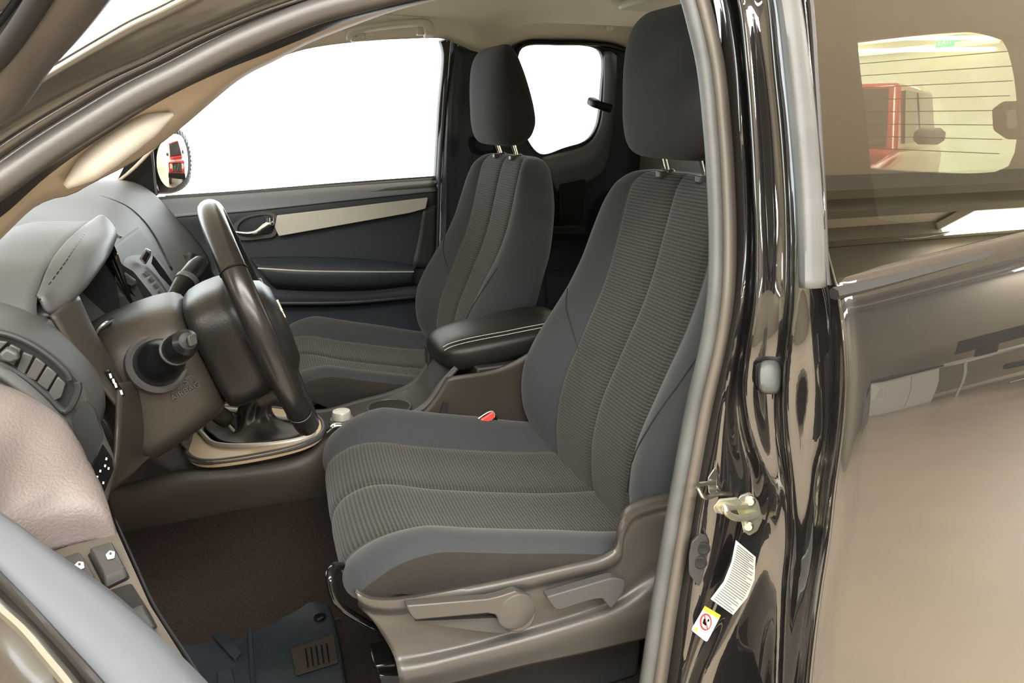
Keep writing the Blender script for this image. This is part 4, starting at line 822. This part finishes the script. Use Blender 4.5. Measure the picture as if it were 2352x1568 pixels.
obj('door_channel',patch([tp(lerpL(s24,top2,t),d) for t,d in ((0,.0),(.18,-.003),(.26,-.002),(.31,.004),(.36,-.004),(.6,-.008),(.66,-.004),(.74,-.009),(1,-.012))],60,60),M['channel'],tb,sol=.002,ang=60)
top3=[(-60,280),(0,238),(80,190),(160,142),(240,95),(306,58),(370,28),(440,-8),(520,-50),(600,-90),(700,-130)]
obj('a_pillar',patch([tp(lerpL(top2,top3,t),d) for t,d in ((0,-.012),(.06,-.02),(.4,-.030),(.8,-.040),(.95,-.044),(1,-.04))],60,20),M['frame'],tb,sol=.002,ang=60)
obj('windscreen_trim',[tube(tp(shift(top3,-2),-.03),.0022,50,seg=6),tube(tp(shift(top3,-14),-.02),.0018,50,seg=6)],M['chrome'],tb)
# beige inner pillar trim with moulded grab handle
inn=[(-60,600),(0,545),(40,505),(70,478),(100,458),(135,452),(160,445),(210,418),(300,372),(370,325),(430,278),(500,218),(560,172),(640,132),(700,100),(800,60),(900,24),(1000,-2),(1100,-20)]
lip=[(-60,520),(0,480),(100,394),(204,318),(306,252),(408,196),(510,150),(612,110),(720,70),(800,40),(900,12),(1000,-12),(1100,-30)]
obj('pillar_trim',patch([tp(lerpL(lip,inn,t),d) for t,d in ((0,.03),(.35,.045),(.7,.06),(1,.10))],60,16),M['beige'],tb,sol=.003)
ph=[(150,428),(190,398),(250,348),(310,305),(360,278),(398,262)]
hb_=[tp([p],.045)[0] for p in ph]
prw=[]
W_=[.003,.011,.0135,.0135,.011,.0015]
hs_=spline(hb_,24)
def wS(t):
    i=min(int(t*5),4); f=t*5-i; return (W_[i]*(1-f)+W_[i+1]*f)/.02
obj('pillar_grab_handle',sweep(hs_,[(math.cos(a)*.020,math.sin(a)*.026) for a in [k*math.pi/10 for k in range(20)]],24,up=(0,1,0),scale=wS,straight=True),M['handle_beige'],tb,ang=80)
# windscreen glass
obj('windscreen',prism([V(-.75,-.74,1.16),V(-.75,.74,1.16),V(.05,.64,1.63),V(.05,-.64,1.63)],(0,0,.004)),M['glass'],tb,flat=True)
# far A pillar
obj('far_pillar',patch([pxy([(235,440,.72),(300,395,.72),(360,335,.71),(430,268,.70),(500,210,.69)]),pxy([(265,425,.74),(320,372,.73),(372,318,.72),(440,262,.71),(510,205,.70)])],16,4),M['beige'],tb,sol=.006)
# ---- driver B pillar seal
b_c=[(1560,-90),(1590,-20),(1612,60),(1632,150),(1648,300),(1656,420),(1660,560),(1656,680),(1640,790),(1608,930),(1580,1080),(1550,1250),(1525,1400),(1500,1568),(1480,1700)]
def bp(L,y0=-.75):  # below belt the side is upright
    o=[]
    for u,v in L:
        q=PP(u,v,P0+V(0,y0+.76,0),PN)
        if q.z<1.2: q=P(u,v,y=y0)
        o.append(q)
    return o
L1=shift(b_c,20); L2=shift(b_c,-2)   # perpendicular: positive is left here
obj('pillar_seal',patch([bp(shift(b_c,30),-.725),bp(shift(b_c,27),-.742),bp(shift(b_c,16),-.748),bp(shift(b_c,4),-.750),bp(shift(b_c,0),-.744)],70,16),M['rubber_grey'],tb,sol=.003,ang=70)
obj('pillar_seal_edge',patch([bp(shift(b_c,0),-.744),bp(shift(b_c,-6),-.752),bp(shift(b_c,-16),-.756),bp(shift(b_c,-27),-.750),bp(shift(b_c,-31),-.735)],70,16),M['rubber_tan'],tb,sol=.003,ang=70)
# ================================================================ REAR HALF DOOR (near side, closed)
rdr=root('rear_half_door',(.62,-.86,.5),'glossy black rear half door behind the driver opening, tinted window above','door')
lines=[
 ([(1640,-60),(1655,0),(1678,150),(1690,300),(1696,430),(1700,560),(1692,680),(1672,790),(1640,930),(1612,1080),(1588,1250),(1562,1400),(1540,1568),(1520,1700)],-.752),
 ([(1650,-60),(1668,0),(1692,150),(1703,300),(1710,430),(1714,560),(1706,680),(1688,790),(1662,930),(1650,1080),(1642,1200),(1600,1400),(1562,1568),(1540,1700)],-.772),
 ([(1668,-60),(1686,0),(1706,150),(1718,300),(1724,430),(1728,560),(1722,680),(1706,790),(1692,900),(1700,1000),(1722,1110),(1690,1260),(1630,1400),(1572,1568),(1550,1700)],-.764),
 ([(1680,-60),(1700,0),(1718,150),(1730,300),(1737,430),(1742,560),(1738,700),(1722,800),(1714,900),(1732,1000),(1772,1120),(1762,1230),(1720,1360),(1640,1520),(1600,1640)],-.790),
 ([(1720,-60),(1738,0),(1760,150),(1775,300),(1782,430),(1786,560),(1780,700),(1770,800),(1768,900),(1776,1000),(1790,1120),(1785,1230),(1765,1360),(1720,1520),(1690,1640)],-.800),
 ([(1755,-60),(1768,0),(1785,150),(1800,300),(1808,430),(1812,560),(1808,700),(1800,800),(1792,900),(1796,1000),(1810,1120),(1812,1230),(1800,1360),(1790,1520),(1785,1640)],-.812),
 ([(1762,-60),(1776,0),(1792,150),(1808,300),(1816,430),(1822,560),(1822,700),(1812,800),(1806,900),(1810,1000),(1822,1120),(1824,1230),(1812,1360),(1804,1520),(1800,1640)],-.835),
 ([(1790,-60),(1800,0),(1815,150),(1830,300),(1842,430),(1850,560),(1862,690),(1866,800),(1868,900),(1860,1000),(1862,1120),(1850,1230),(1836,1360),(1822,1520),(1815,1640)],-.850),
 ([(1810,-60),(1822,0),(1836,150),(1852,300),(1866,430),(1876,560),(1896,680),(1904,800),(1906,900),(1900,1000),(1888,1120),(1876,1230),(1858,1360),(1838,1520),(1828,1640)],-.868),
 ([(1830,-60),(1842,0),(1856,150),(1872,300),(1884,430),(1892,560),(1916,676),(1930,800),(1932,900),(1924,1000),(1908,1120),(1896,1230),(1876,1360),(1856,1520),(1846,1640)],-.885),
 ([(1836,-60),(1848,0),(1862,150),(1878,300),(1890,430),(1898,560),(1926,680),(1940,800),(1942,900),(1934,1000),(1918,1120),(1906,1230),(1886,1360),(1866,1520),(1856,1640)],-.893)]
def bp2(L,y0):
    o=[]
    for u,v in L:
        q=PP(u,v,V(0,y0,1.2),PN)
        if q.z<1.2: q=P(u,v,y=y0)
        o.append(q)
    return o
# outer skin
def skin(v_off): pass
def SK(u0,y,z): # rear door skin point: column by x
    return V(u0,y,z)
SKY=[(1.262,-.872),(1.255,-.879),(1.235,-.889),(1.21,-.898),(1.17,-.9095),(1.14,-.9155),(1.12,-.919),(1.07,-.9255),(1.00,-.932),(.90,-.938),(.80,-.942),(.70,-.944),(.5,-.945)]
def ysk(z):
    for a,b in zip(SKY[:-1],SKY[1:]):
        if b[0]<=z<=a[0]: return a[1]+(b[1]-a[1])*(a[0]-z)/(a[0]-b[0])
    return SKY[0][1] if z>1.262 else SKY[-1][1]
def onskin(u,v,d=0):
    y=-.9
    for _ in range(12): q=P(u,v,y=y+d); y=.5*y+.5*ysk(q.z)
    return P(u,v,y=y+d)
edge=[onskin(u,v,.002) for u,v in lines[-1][0][6:]]
jr=[bp2([(u-14,v) for u,v in lines[0][0]],-.735)]+[bp2(L,y) for L,y in lines[:-2]]+[bp2(lines[-2][0][:6],-.885)+[onskin(u,v,.012) for u,v in lines[-2][0][6:]],bp2(lines[-1][0][:6],-.893)+edge]
obj('door_jamb',patch(jr,80,80),M['paint'],rdr,sol=.002,ang=60)
lead=spline(edge,40)
secy=[(a,b) for a,b in SKY]
def xlead(z):
    for a,b in zip(lead[:-1],lead[1:]):
        if b.z<=z<=a.z: return a.x+(b.x-a.x)*(a.z-z)/max(a.z-b.z,1e-6)
    return lead[0].x if z>lead[0].z else lead[-1].x
def belt(x): return .115*max(0,x-.60)
rowsS=[]
for z,y in secy:
    x0=xlead(z); k=max(0,(z-.9)/.36)
    rowsS.append([V(x0,y+.005,z),V(x0+.004,y,z+belt(x0)*k),V(x0+.02,y,z+belt(x0+.02)*k),V(x0+.06,y,z+belt(x0+.06)*k)]+[V(x,y,z+belt(x)*k) for x in (.80,.95,1.2,1.6)])
obj('outer_skin',patch(rowsS,60,80),M['paint'],rdr,sol=.002,ang=60)
# glass
GP=V(.6,-.875,1.262); GN=V(0,1,-.30).normalized()
def gp(L,d=0): return [PP(u,v,GP+V(0,d,0),GN) for u,v in L]
obj('door_glass',prism(gp([(1850,-80),(1862,0),(1885,300),(1898,640),(1905,656),(2100,606),(2352,536),(2700,430),(2700,-80)]),(0,.004,0)),M['tint'],rdr,flat=True)
gi=[(1962,-120),(1965,0),(1972,120),(1990,280),(2008,450),(2022,510),(2048,542),(2085,548),(2180,535),(2280,500),(2400,450),(2500,400),(2480,200),(2420,-20),(2340,-120),(2150,-150)]
go=[(1850,-260),(1858,0),(1872,200),(1886,420),(1898,600),(1903,654),(1960,640),(2100,604),(2300,550),(2500,490),(2700,420),(2700,200),(2700,-100),(2650,-260),(2300,-300),(2000,-290)]
obj('glass_border',ringg(gp(go,.006),gp(gi,.006),(0,.002,0),128),M['gloss_black'],rdr)
obj('window_seal',[tube(gp([(1846,-80),(1860,0),(1874,200),(1888,420),(1896,600),(1900,655)],-.002),.0035,40,seg=8)],M['rubber_dark'],rdr)
obj('frame_moulding',patch([gp([(1772,-60),(1785,0),(1802,150),(1818,320),(1832,500),(1838,660)],-.008),gp([(1788,-60),(1800,0),(1820,150),(1838,320),(1850,500),(1852,663)],-.020),gp([(1815,-60),(1828,0),(1848,150),(1866,320),(1878,500),(1882,662)],-.020),gp([(1826,-60),(1840,0),(1860,150),(1876,320),(1888,500),(1894,658)],-.008)],40,14),M['rubber_grey'],rdr,sol=.003,ang=60)
obj('belt_moulding',sweep([V(p.x,p.y-.006,p.z-.006) for p in gp([(1906,658),(2000,636),(2100,610),(2352,542),(2600,470)])],[(-.004,-.006),(.004,-.006),(.008,-.001),(.006,.004),(-.002,.006),(-.006,.002)],40,up=(0,0,1)),M['rubber_dark'],rdr)
obj('bump_stop',[loft([super_sec(P(1768,866,y=-.806)+V(0,-.0,0)+ray(1768,866)*-k,RT,UPV*1.0,a,b,3,24) for k,a,b in ((0,.013,.019),(.006,.0135,.020),(.012,.011,.017),(.014,.006,.010))])],M['rubber_grey'],rdr,ang=60)
obj('bump_recess',[prism(roundpoly(px([(1735,835),(1770,828),(1772,895),(1745,902),(1735,880)],y=-.800),.2),(0,-.003,0))],M['black_matte'],rdr)
# striker
sk=root('door_striker',tuple(P(1710,1170,y=-.79)),'zinc plated door striker loop bolted to the black pillar','striker')
ys=-.790
obj('striker_plate',prism(roundpoly(px([(1700,1135),(1722,1128),(1742,1150),(1752,1190),(1740,1215),(1722,1226),(1708,1215),(1702,1185),(1690,1160)],y=ys),.2),(-.004,-.004,0)),M['zinc'],sk,bev=.001)
obj('striker_loop',[sweep([P(1738,1180,y=ys-.004),P(1700,1190,y=ys-.02),P(1672,1180,y=ys-.03),P(1664,1166,y=ys-.032),P(1690,1163,y=ys-.02),P(1712,1160,y=ys-.004)],circ(.0042,10),40)],M['zinc'],sk)
obj('striker_tongue',prism(roundpoly(px([(1640,1160),(1652,1144),(1692,1140),(1705,1152),(1682,1168),(1660,1176),(1644,1172)],y=ys-.024),.15),(-.003,-.003,-.001)),M['zinc'],sk,bev=.001)
for a,b in ((1722,1148),(1718,1206)): obj('bolt',lathe([(.007,0),(.007,.003),(.005,.005),(0,.005)],P(a,b,y=ys-.004),(-.6,-.8,0),16),M['steel'],sk)
ct=root('door_catch',tuple(P(1640,1110,y=-.77)),'small dark steel catch above the striker beside the seal','catch')
obj('catch_plate',prism(roundpoly(px([(1625,1095),(1640,1072),(1655,1085),(1662,1120),(1650,1136),(1628,1130)],y=-.768),.2),(-.003,-.004,0)),M['steel'],ct,bev=.001)
obj('catch_arm',[tube([P(1604,1112,y=-.785),P(1640,1108,y=-.775)],.003,6,seg=8),tube([P(1602,1118,y=-.785),P(1618,1142,y=-.785),P(1650,1134,y=-.78),P(1678,1134,y=-.775)],.003,20,seg=8)],M['steel'],ct)
lb=root('latch_bracket',tuple(P(1605,1270,y=-.765)),'black moulded latch bracket with two round holes beside the rubber seal','bracket')
obj('bracket_body',prism(roundpoly(px([(1588,1240),(1605,1222),(1625,1228),(1630,1262),(1624,1300),(1605,1342),(1582,1310),(1582,1270)],y=-.766),.2),(-.004,-.006,0)),M['plastic_mid'],lb,bev=.003)
for a,b in ((1615,1258),(1608,1290)): obj('bracket_hole',lathe([(.009,0),(.009,.002),(.007,.003),(.006,.0025),(0,.0025)],P(a,b,y=-.773),(-.5,-.85,0),20),M['black_matte'],lb)
# stickers
l1=root('tyre_label',tuple(P(1682,1322,y=-.80)),'white printed specification label on the black door pillar','label')
ja=lines[2]; 
o4=px([(1690,1240),(1735,1278),(1732,1330),(1716,1370),(1683,1411),(1632,1375),(1662,1335),(1680,1290)],y=-.797)
obj('label_sheet',prism(o4,(0,-.0008,0)),M['paper'],l1)
lines_=[]
A0=spline([P(1692,1250,y=-.7985),P(1682,1292,y=-.7985),P(1664,1340,y=-.7985),P(1638,1372,y=-.7985)],26); B0=spline([P(1732,1282,y=-.7985),P(1728,1330,y=-.7985),P(1712,1370,y=-.7985),P(1683,1406,y=-.7985)],26)
for i,(a,b) in enumerate(zip(A0,B0)):
    e_=b.lerp(a,random.choice((.02,.05,.25)))
    lines_.append(tube([a.lerp(b,.05),e_],.00045,2,seg=4,straight=True))
obj('label_lines',lines_,M['ink'],l1)
l2=root('child_warning_label',tuple(P(1620,1432,y=-.79)),'small warning sticker with yellow header and red prohibition circle','label')
o5=px([(1619,1391),(1655,1412),(1623,1474),(1587,1446)],y=-.785)
obj('label_sheet',prism(roundpoly(o5,.12),(0,-.0008,0)),M['skin_pic'],l2)
obj('label_header',prism(px([(1619,1391),(1655,1412),(1651,1420),(1614,1399)],y=-.7862),(0,-.0006,0)),M['yellow'],l2)
cw=P(1621,1428,y=-.787)
ux=(P(1640,1440,y=-.787)-cw).normalized(); uz=(P(1626,1410,y=-.787)-cw).normalized()
obj('prohibition_ring',[sweep([cw+ux*(.0105*math.cos(a))+uz*(.0105*math.sin(a)) for a in [k*math.pi/16 for k in range(32)]],circ(.0011,6),32,True),tube([cw-ux*.007+uz*.008,cw+ux*.007-uz*.008],.001,2,seg=6,straight=True)],M['red'],l2)
obj('prohibition_disc',prism([cw+ux*(.010*math.cos(a))+uz*(.010*math.sin(a)) for a in [k*math.pi/12 for k in range(24)]],(0,-.0004,0)),M['white'],l2)
obj('pictogram',[prism([cw+ux*a+uz*b for a,b in ((-.006,-.004),(.001,-.005),(.002,-.001),(-.002,.0),(-.003,.004),(-.006,.003))],(0,-.0009,0)),prism([cw+ux*a+uz*b for a,b in ((.002,.002),(.005,.003),(.005,.006),(.002,.006))],(0,-.0009,0))],M['black'],l2)
obj('warning_triangle',prism(px([(1592,1444),(1602,1440),(1601,1451)],y=-.7862),(0,-.0005,0)),M['yellow'],l2)
# ================================================================ ROOF, COWL, SILL
RF=((-.68,1.69),(-.62,1.725),(-.4,1.75),(0,1.76),(.4,1.75),(.64,1.725),(.70,1.68))
obj('roof_panel',patch([[V(x,y,z+d) for y,z in RF] for x,d in ((.16,-.015),(.3,0),(.8,.01),(1.40,0))],30,20),M['paint'],tb,sol=.004)
ra_=tp(c_seal)[-3:]; rb_=bp(b_c[:2],-.75)
obj('roof_rail',sweep([ra_[0]+V(0,.01,.055),ra_[-1]+V(0,.012,.055),rb_[0]+V(-.02,.02,.075),rb_[0]+V(.2,.02,.08),rb_[0]+V(.7,.02,.08)],rect(.05,.07,.018),40,up=(0,0,1)),M['paint'],tb)
obj('roof_seal',tube([ra_[0],ra_[-1],rb_[0].lerp(ra_[-1],.4)+V(0,.005,.012),rb_[0]],.0115,30),M['rubber'],tb)
obj('cowl_side',[prism([V(-.75,-.84,.5),V(-.30,-.84,.5),V(-.30,-.84,1.12),V(-.42,-.84,1.18),V(-.75,-.84,1.18)],(0,.06,0))],M['paint'],tb,bev=.01)
obj('sill',[slab(-.35,.75,-.90,-.70,.38,.50)],M['paint'],tb,bev=.02)
# ================================================================ OPEN DRIVER DOOR
dd=root('open_front_door',(-.2,-1.0,.6),'open driver door with power window switches and padded grey inner panel, nearest the camera','door')
inner=[(-60,1140),(0,1181),(120,1268),(250,1362),(380,1476),(470,1568),(600,1720)]
outer=[(-60,1250),(0,1312),(80,1395),(160,1480),(240,1568),(330,1680),(400,1770)]
def pz(L,z,dz=0): return [P(u,v,z=z) for u,v in L]
ri_=pz(inner,1.150); ro_=pz(outer,1.158)
mid1=[a.lerp(b,.18)+V(0,0,.006) for a,b in zip(spline(ri_,20),spline(ro_,20))]
mid2=[a.lerp(b,.55)+V(0,0,.009) for a,b in zip(spline(ri_,20),spline(ro_,20))]
lowr=[p+V(.004,.002,-.03) for p in ri_]; low2=[p+V(-.004,-.002,-.10) for p in ri_]
low3=[p+V(-.012,-.006,-.55) for p in ri_]
obj('door_top',patch([low3,low2,lowr,[p+V(.004,.002,-.008) for p in ri_],ri_,mid1,mid2,ro_],40,30),M['door_sill'],dd,sol=.003,ang=80)
out2=[(-60,1285),(0,1346),(80,1425),(160,1510),(205,1568),(290,1680),(350,1770)]
obj('belt_seal',patch([ro_,[a.lerp(b,.5)+V(0,0,.003) for a,b in zip(ro_,pz(out2,1.155))],pz(out2,1.150)],40,8),M['rubber_dark'],dd,sol=.002)
out3=[(-60,1330),(0,1395),(60,1450),(120,1520),(160,1568),(240,1680)]
out4=[(-60,1420),(0,1470),(40,1520),(80,1568),(160,1680)]
obj('outer_panel',patch([pz(out2,1.146),[p+V(0,0,.004) for p in pz(out3,1.146)],pz(out4,1.135),[p+V(-.03,-.015,-.15) for p in pz(out4,1.135)],[p+V(-.03,-.015,-.60) for p in pz(out4,1.135)]],40,16),M['frame'],dd,sol=.002)
obj('belt_moulding',[tube(pz(out3,1.152),.0035,40,seg=8)],M['steel'],dd)
# padded panel
def py(L,ys): return [P(u,v,y=q) for (u,v),q in zip(L,ys)]
pr=py([(-60,862),(0,882),(60,905),(120,945),(160,985),(200,1060),(235,1130),(252,1183)],(-.70,-.705,-.71,-.72,-.735,-.76,-.785,-.80))
pm=py([(-90,960),(-30,990),(10,1010),(50,1045),(85,1085),(110,1120),(125,1150),(132,1177)],(-.76,-.765,-.77,-.775,-.785,-.795,-.80,-.805))
pl=py([(-140,1060),(-120,1090),(-100,1120),(-80,1150),(-60,1180),(-40,1205),(-10,1210),(18,1200)],(-.84,-.84,-.84,-.84,-.835,-.83,-.825,-.82))
for q_ in (pr,pm,pl): q_.append(q_[-1]+V(.004,-.004,-.030))
pr0=[p+V(-.02,.015,-.03) for p in pr]; prr=[p+V(-.002,.004,-.010) for p in pr]
obj('padded_panel',patch([[p+V(-.03,.03,-.12) for p in pr],pr0,prr,pr,[p.lerp(q,.35)+V(0,0,.006) for p,q in zip(pr,pm)],pm,pl],40,30),M['door_pink'],dd,sol=.003,ang=80)
# switch bezel
zs=1.078
bz=[(18,1198),(130,1174),(225,1170),(246,1178),(262,1205),(300,1290),(345,1390),(428,1520),(500,1640),(380,1640),(250,1480),(80,1290)]
bzo=obj('switch_bezel',prism(roundpoly(px(bz,z=zs),.1),(0,0,-.02)),M['door_plate'],dd,bev=.003,seg=3)
rimL=[P(255,1188,z=zs-.004),P(300,1290,z=zs-.004),P(345,1390,z=zs-.004),P(428,1522,z=zs-.004),P(500,1640,z=zs-.004)]
obj('armrest_side',patch([[p+V(.002,0,0) for p in rimL],[p+V(.006,.004,-.03) for p in rimL],[p+V(-.01,0,-.12) for p in rimL]],30,10),M['black'],dd,sol=.003)
def switch(L,icon):
    top_=[P(u,v,z=zs+.008) for u,v in L]; c=sum(top_,Vector())/4
    bot=[P(u,v,z=zs) for u,v in L]
    s_=obj('window_switch',loft([[c+(p-c)*1.10+V(0,0,-.010) for p in roundpoly(top_,.2)],[c+(p-c)*1.06+V(0,0,-.004) for p in roundpoly(top_,.2)],[c+(p-c)*.98 for p in roundpoly(top_,.2)],[c+(p-c)*.85+V(0,0,.0015) for p in roundpoly(top_,.2)]]),M['plastic_mid'],bzo,bev=.0015)
    obj('switch_well',prism([c+(p-c)*1.22+V(0,0,-.0085) for p in roundpoly(top_,.2)],(0,0,.001)),M['black'],bzo)
    q=px(icon,z=zs+.0105); obj('window_icon',prism(roundpoly(q,.2),(0,0,.0006)),M['white'],s_)
    cc=sum(q,Vector())/len(q); obj('icon_mark',prism([cc+(p-cc)*.3+V(0,.001,.0008) for p in q],(0,0,.0004)),M['plastic_mid'],s_)
switch([(205,1258),(256,1243),(287,1303),(240,1325)],[(243,1275),(252,1265),(264,1268),(263,1281),(247,1285)])
switch([(135,1283),(182,1266),(218,1322),(180,1345)],[(170,1300),(180,1290),(192,1292),(194,1304),(176,1310)])
obj('pull_recess',prism(roundpoly(px([(235,1362),(302,1340),(345,1408),(362,1440),(330,1450)],z=zs+.001),.15),(0,0,.0006)),M['black_matte'],bzo)
obj('lock_switch',loft([[P(u,v,z=zs+.004+h)+V(0,0,0) for u,v in [(292+s_,1402+s_*.6),(328-s_,1388+s_*.6),(356-s_,1440-s_*.5),(325+s_*.3,1452-s_)]] for h,s_ in ((0,0),(.006,0),(.009,4))]),M['plastic_mid'],bzo,bev=.001)
# window frame of the open door
HN=V(.866,.5,0); HP=V(-.165,-.883,1.2)
def dp(L,d=0): return [PP(u,v,HP+HN*d,HN) for u,v in L]
obj('window_frame_seal',sweep(dp([(-120,330),(-60,262),(0,218),(60,125),(120,52),(160,0),(230,-100)],0),circ(.0105,14),40,up=(.866,.5,0)),M['rubber'],dd,ang=80)
obj('window_frame',sweep(dp([(-160,200),(-60,80),(0,12),(45,-50),(110,-140)],-.01),circ(.0095,12),30,up=(.866,.5,0)),M['paint'],dd,ang=80)
obj('frame_gap',sweep(dp([(-140,300),(-60,190),(0,128),(60,45),(98,-15),(160,-110)],-.012),circ(.004,8),30,up=(.866,.5,0)),M['black_matte'],dd,ang=80)
# ================================================================ SHOWROOM FURNITURE seen as reflections
def leg(p,h,r=.02): return tube([V(p[0],p[1],0),V(p[0],p[1],h)],r,2,seg=8,straight=True)
t=root('desk',(7.6,-6.2,0),'long light desk by the left showroom wall','desk')
obj('tabletop',slab(6.7,9.2,-6.5,-5.8,.72,.76),M['office_white'],t,bev=.005)
for a in ((6.8,-6.4),(9.1,-6.4),(6.8,-5.9),(9.1,-5.9)): obj('leg',leg(a,.72),M['steel'],t)
ch=root('office_chair',(7.5,-5.5,0),'black office chair in front of the long light desk','chair')
obj('seat',slab(7.15,7.85,-5.75,-5.2,.44,.56),M['office'],ch,bev=.04,seg=3)
obj('backrest',slab(7.15,7.85,-5.25,-5.17,.60,1.10),M['office'],ch,bev=.04,seg=3)
obj('post',leg((7.5,-5.47),.46,.03),M['steel'],ch)
for k in range(5):
    a=k*2*math.pi/5; obj('leg',tube([V(7.5,-5.47,.10),V(7.5+.3*math.cos(a),-5.47+.3*math.sin(a),.05)],.02,2,seg=8,straight=True),M['steel'],ch)
mo_=root('monitor',(7.6,-6.2,.76),'wide black monitor standing on the long light desk','monitor')
obj('screen',slab(6.95,8.05,-6.2,-6.14,.98,1.50),M['office'],mo_,bev=.005); obj('stand',slab(7.4,7.6,-6.3,-6.16,.762,1.0),M['office'],mo_,bev=.005)
cb=root('cabinet',(6.3,-6.5,0),'low white cabinet with a dark top beside the desk','cabinet')
obj('body',slab(5.75,6.55,-6.6,-6.0,0,.75),M['office_white'],cb,bev=.005); obj('door',slab(5.77,6.14,-6.0,-5.985,.04,.72),M['office_white'],cb,bev=.003); obj('door',slab(6.16,6.53,-6.0,-5.985,.04,.72),M['office_white'],cb,bev=.003); obj('top',slab(5.73,6.57,-6.62,-5.97,.75,.79),M['office'],cb,bev=.003)
cb2=root('cabinet',(5.0,-6.3,0),'grey filing cabinet with a dark slot along its upper edge','cabinet')
obj('body',slab(4.6,5.6,-6.6,-6.0,0,.85),M['office_grey'],cb2,bev=.005); obj('slot',slab(4.7,5.5,-6.0,-5.985,.7,.8),M['office'],cb2)
# ================================================================ RED CAR behind
rc=root('red_car',(4.75,3.55,0),'bright red off-road car with black grille parked behind the truck','car')
cx0,cyc=4.75,3.55
def yz(x,L): return [V(x,cyc+a,b) for a,b in L]
lowp=[(0,.35),(.0,.95),(.05,1.02),(1.2,1.12),(1.25,1.12),(3.9,1.12),(4.0,1.0),(4.0,.35)]
obj('body',prism([V(cx0+a,cyc-.88,b) for a,b in lowp],(0,1.76,0)),M['red_paint'],rc,bev=.08,seg=4)
obj('cabin',loft([[V(cx0+1.15,cyc-.82,1.1),V(cx0+3.9,cyc-.82,1.1),V(cx0+3.9,cyc+.82,1.1),V(cx0+1.15,cyc+.82,1.1)],[V(cx0+1.65,cyc-.68,1.78),V(cx0+3.75,cyc-.68,1.78),V(cx0+3.75,cyc+.68,1.78),V(cx0+1.65,cyc+.68,1.78)]]),M['red_paint'],rc,bev=.05,seg=3)
obj('windscreen',prism([V(cx0+1.20,cyc-.72,1.16),V(cx0+1.20,cyc+.72,1.16),V(cx0+1.60,cyc+.60,1.70),V(cx0+1.60,cyc-.60,1.70)],(-.035,0,.02)),M['dark_glass'],rc)
for s_ in (-1,1):
    for a,b in ((1.55,2.45),(2.55,3.6)):
        obj('side_window',prism([V(cx0+a,cyc+s_*.80,1.18),V(cx0+b,cyc+s_*.80,1.18),V(cx0+b-.02,cyc+s_*.70,1.70),V(cx0+a+(.22 if a<2 else .02),cyc+s_*.70,1.70)],(0,s_*.022,.004)),M['dark_glass'],rc)
    mm=obj('wing_mirror',loft([super_sec((cx0+1.5+.0,cyc+s_*q,1.26),(1,0,0),(0,0,1),.07*k,.08*k,3,20) for q,k in ((.90,.5),(.95,1),(1.12,1),(1.17,.5))]),M['plastic_mid'],rc,ang=60)
    obj('headlight',lathe([(0,0),(.10,0),(.10,.04),(.08,.05),(0,.05)],(cx0+.02,cyc+s_*.62,.82),(-1,0,0),24),M['chrome'],rc)
    for xx in (.8,3.25):
        w_=obj('wheel',lathe([(.2,-.02),(.36,-.01),(.38,.05),(.38,.20),(.36,.25),(.2,.26)],(cx0+xx,cyc+s_*.92-s_*.0,.38),(0,-s_,0),32),M['tyre'],rc)
        obj('hubcap',lathe([(0,-.03),(.18,-.02),(.2,0),(.2,.1)],(cx0+xx,cyc+s_*.93,.38),(0,-s_,0),24),M['steel'],w_)
obj('grille',[slab(cx0-.03,cx0+.02,cyc-.48,cyc+.48,.62,.95)],M['black'],rc,bev=.01)
obj('grille_bar',[slab(cx0-.05,cx0-.02,cyc-.46+k*.155,cyc-.44+k*.155,.64,.93) for k in range(7)],M['chrome'],rc)
obj('bumper',slab(cx0-.12,cx0+.1,cyc-.9,cyc+.9,.38,.58),M['black'],rc,bev=.04,seg=3)
rc.location=(4.8,4.1,0); rc.rotation_euler=(0,0,R_(32))
for o in bpy.data.objects:
    if '_w' in o: del o['_w']
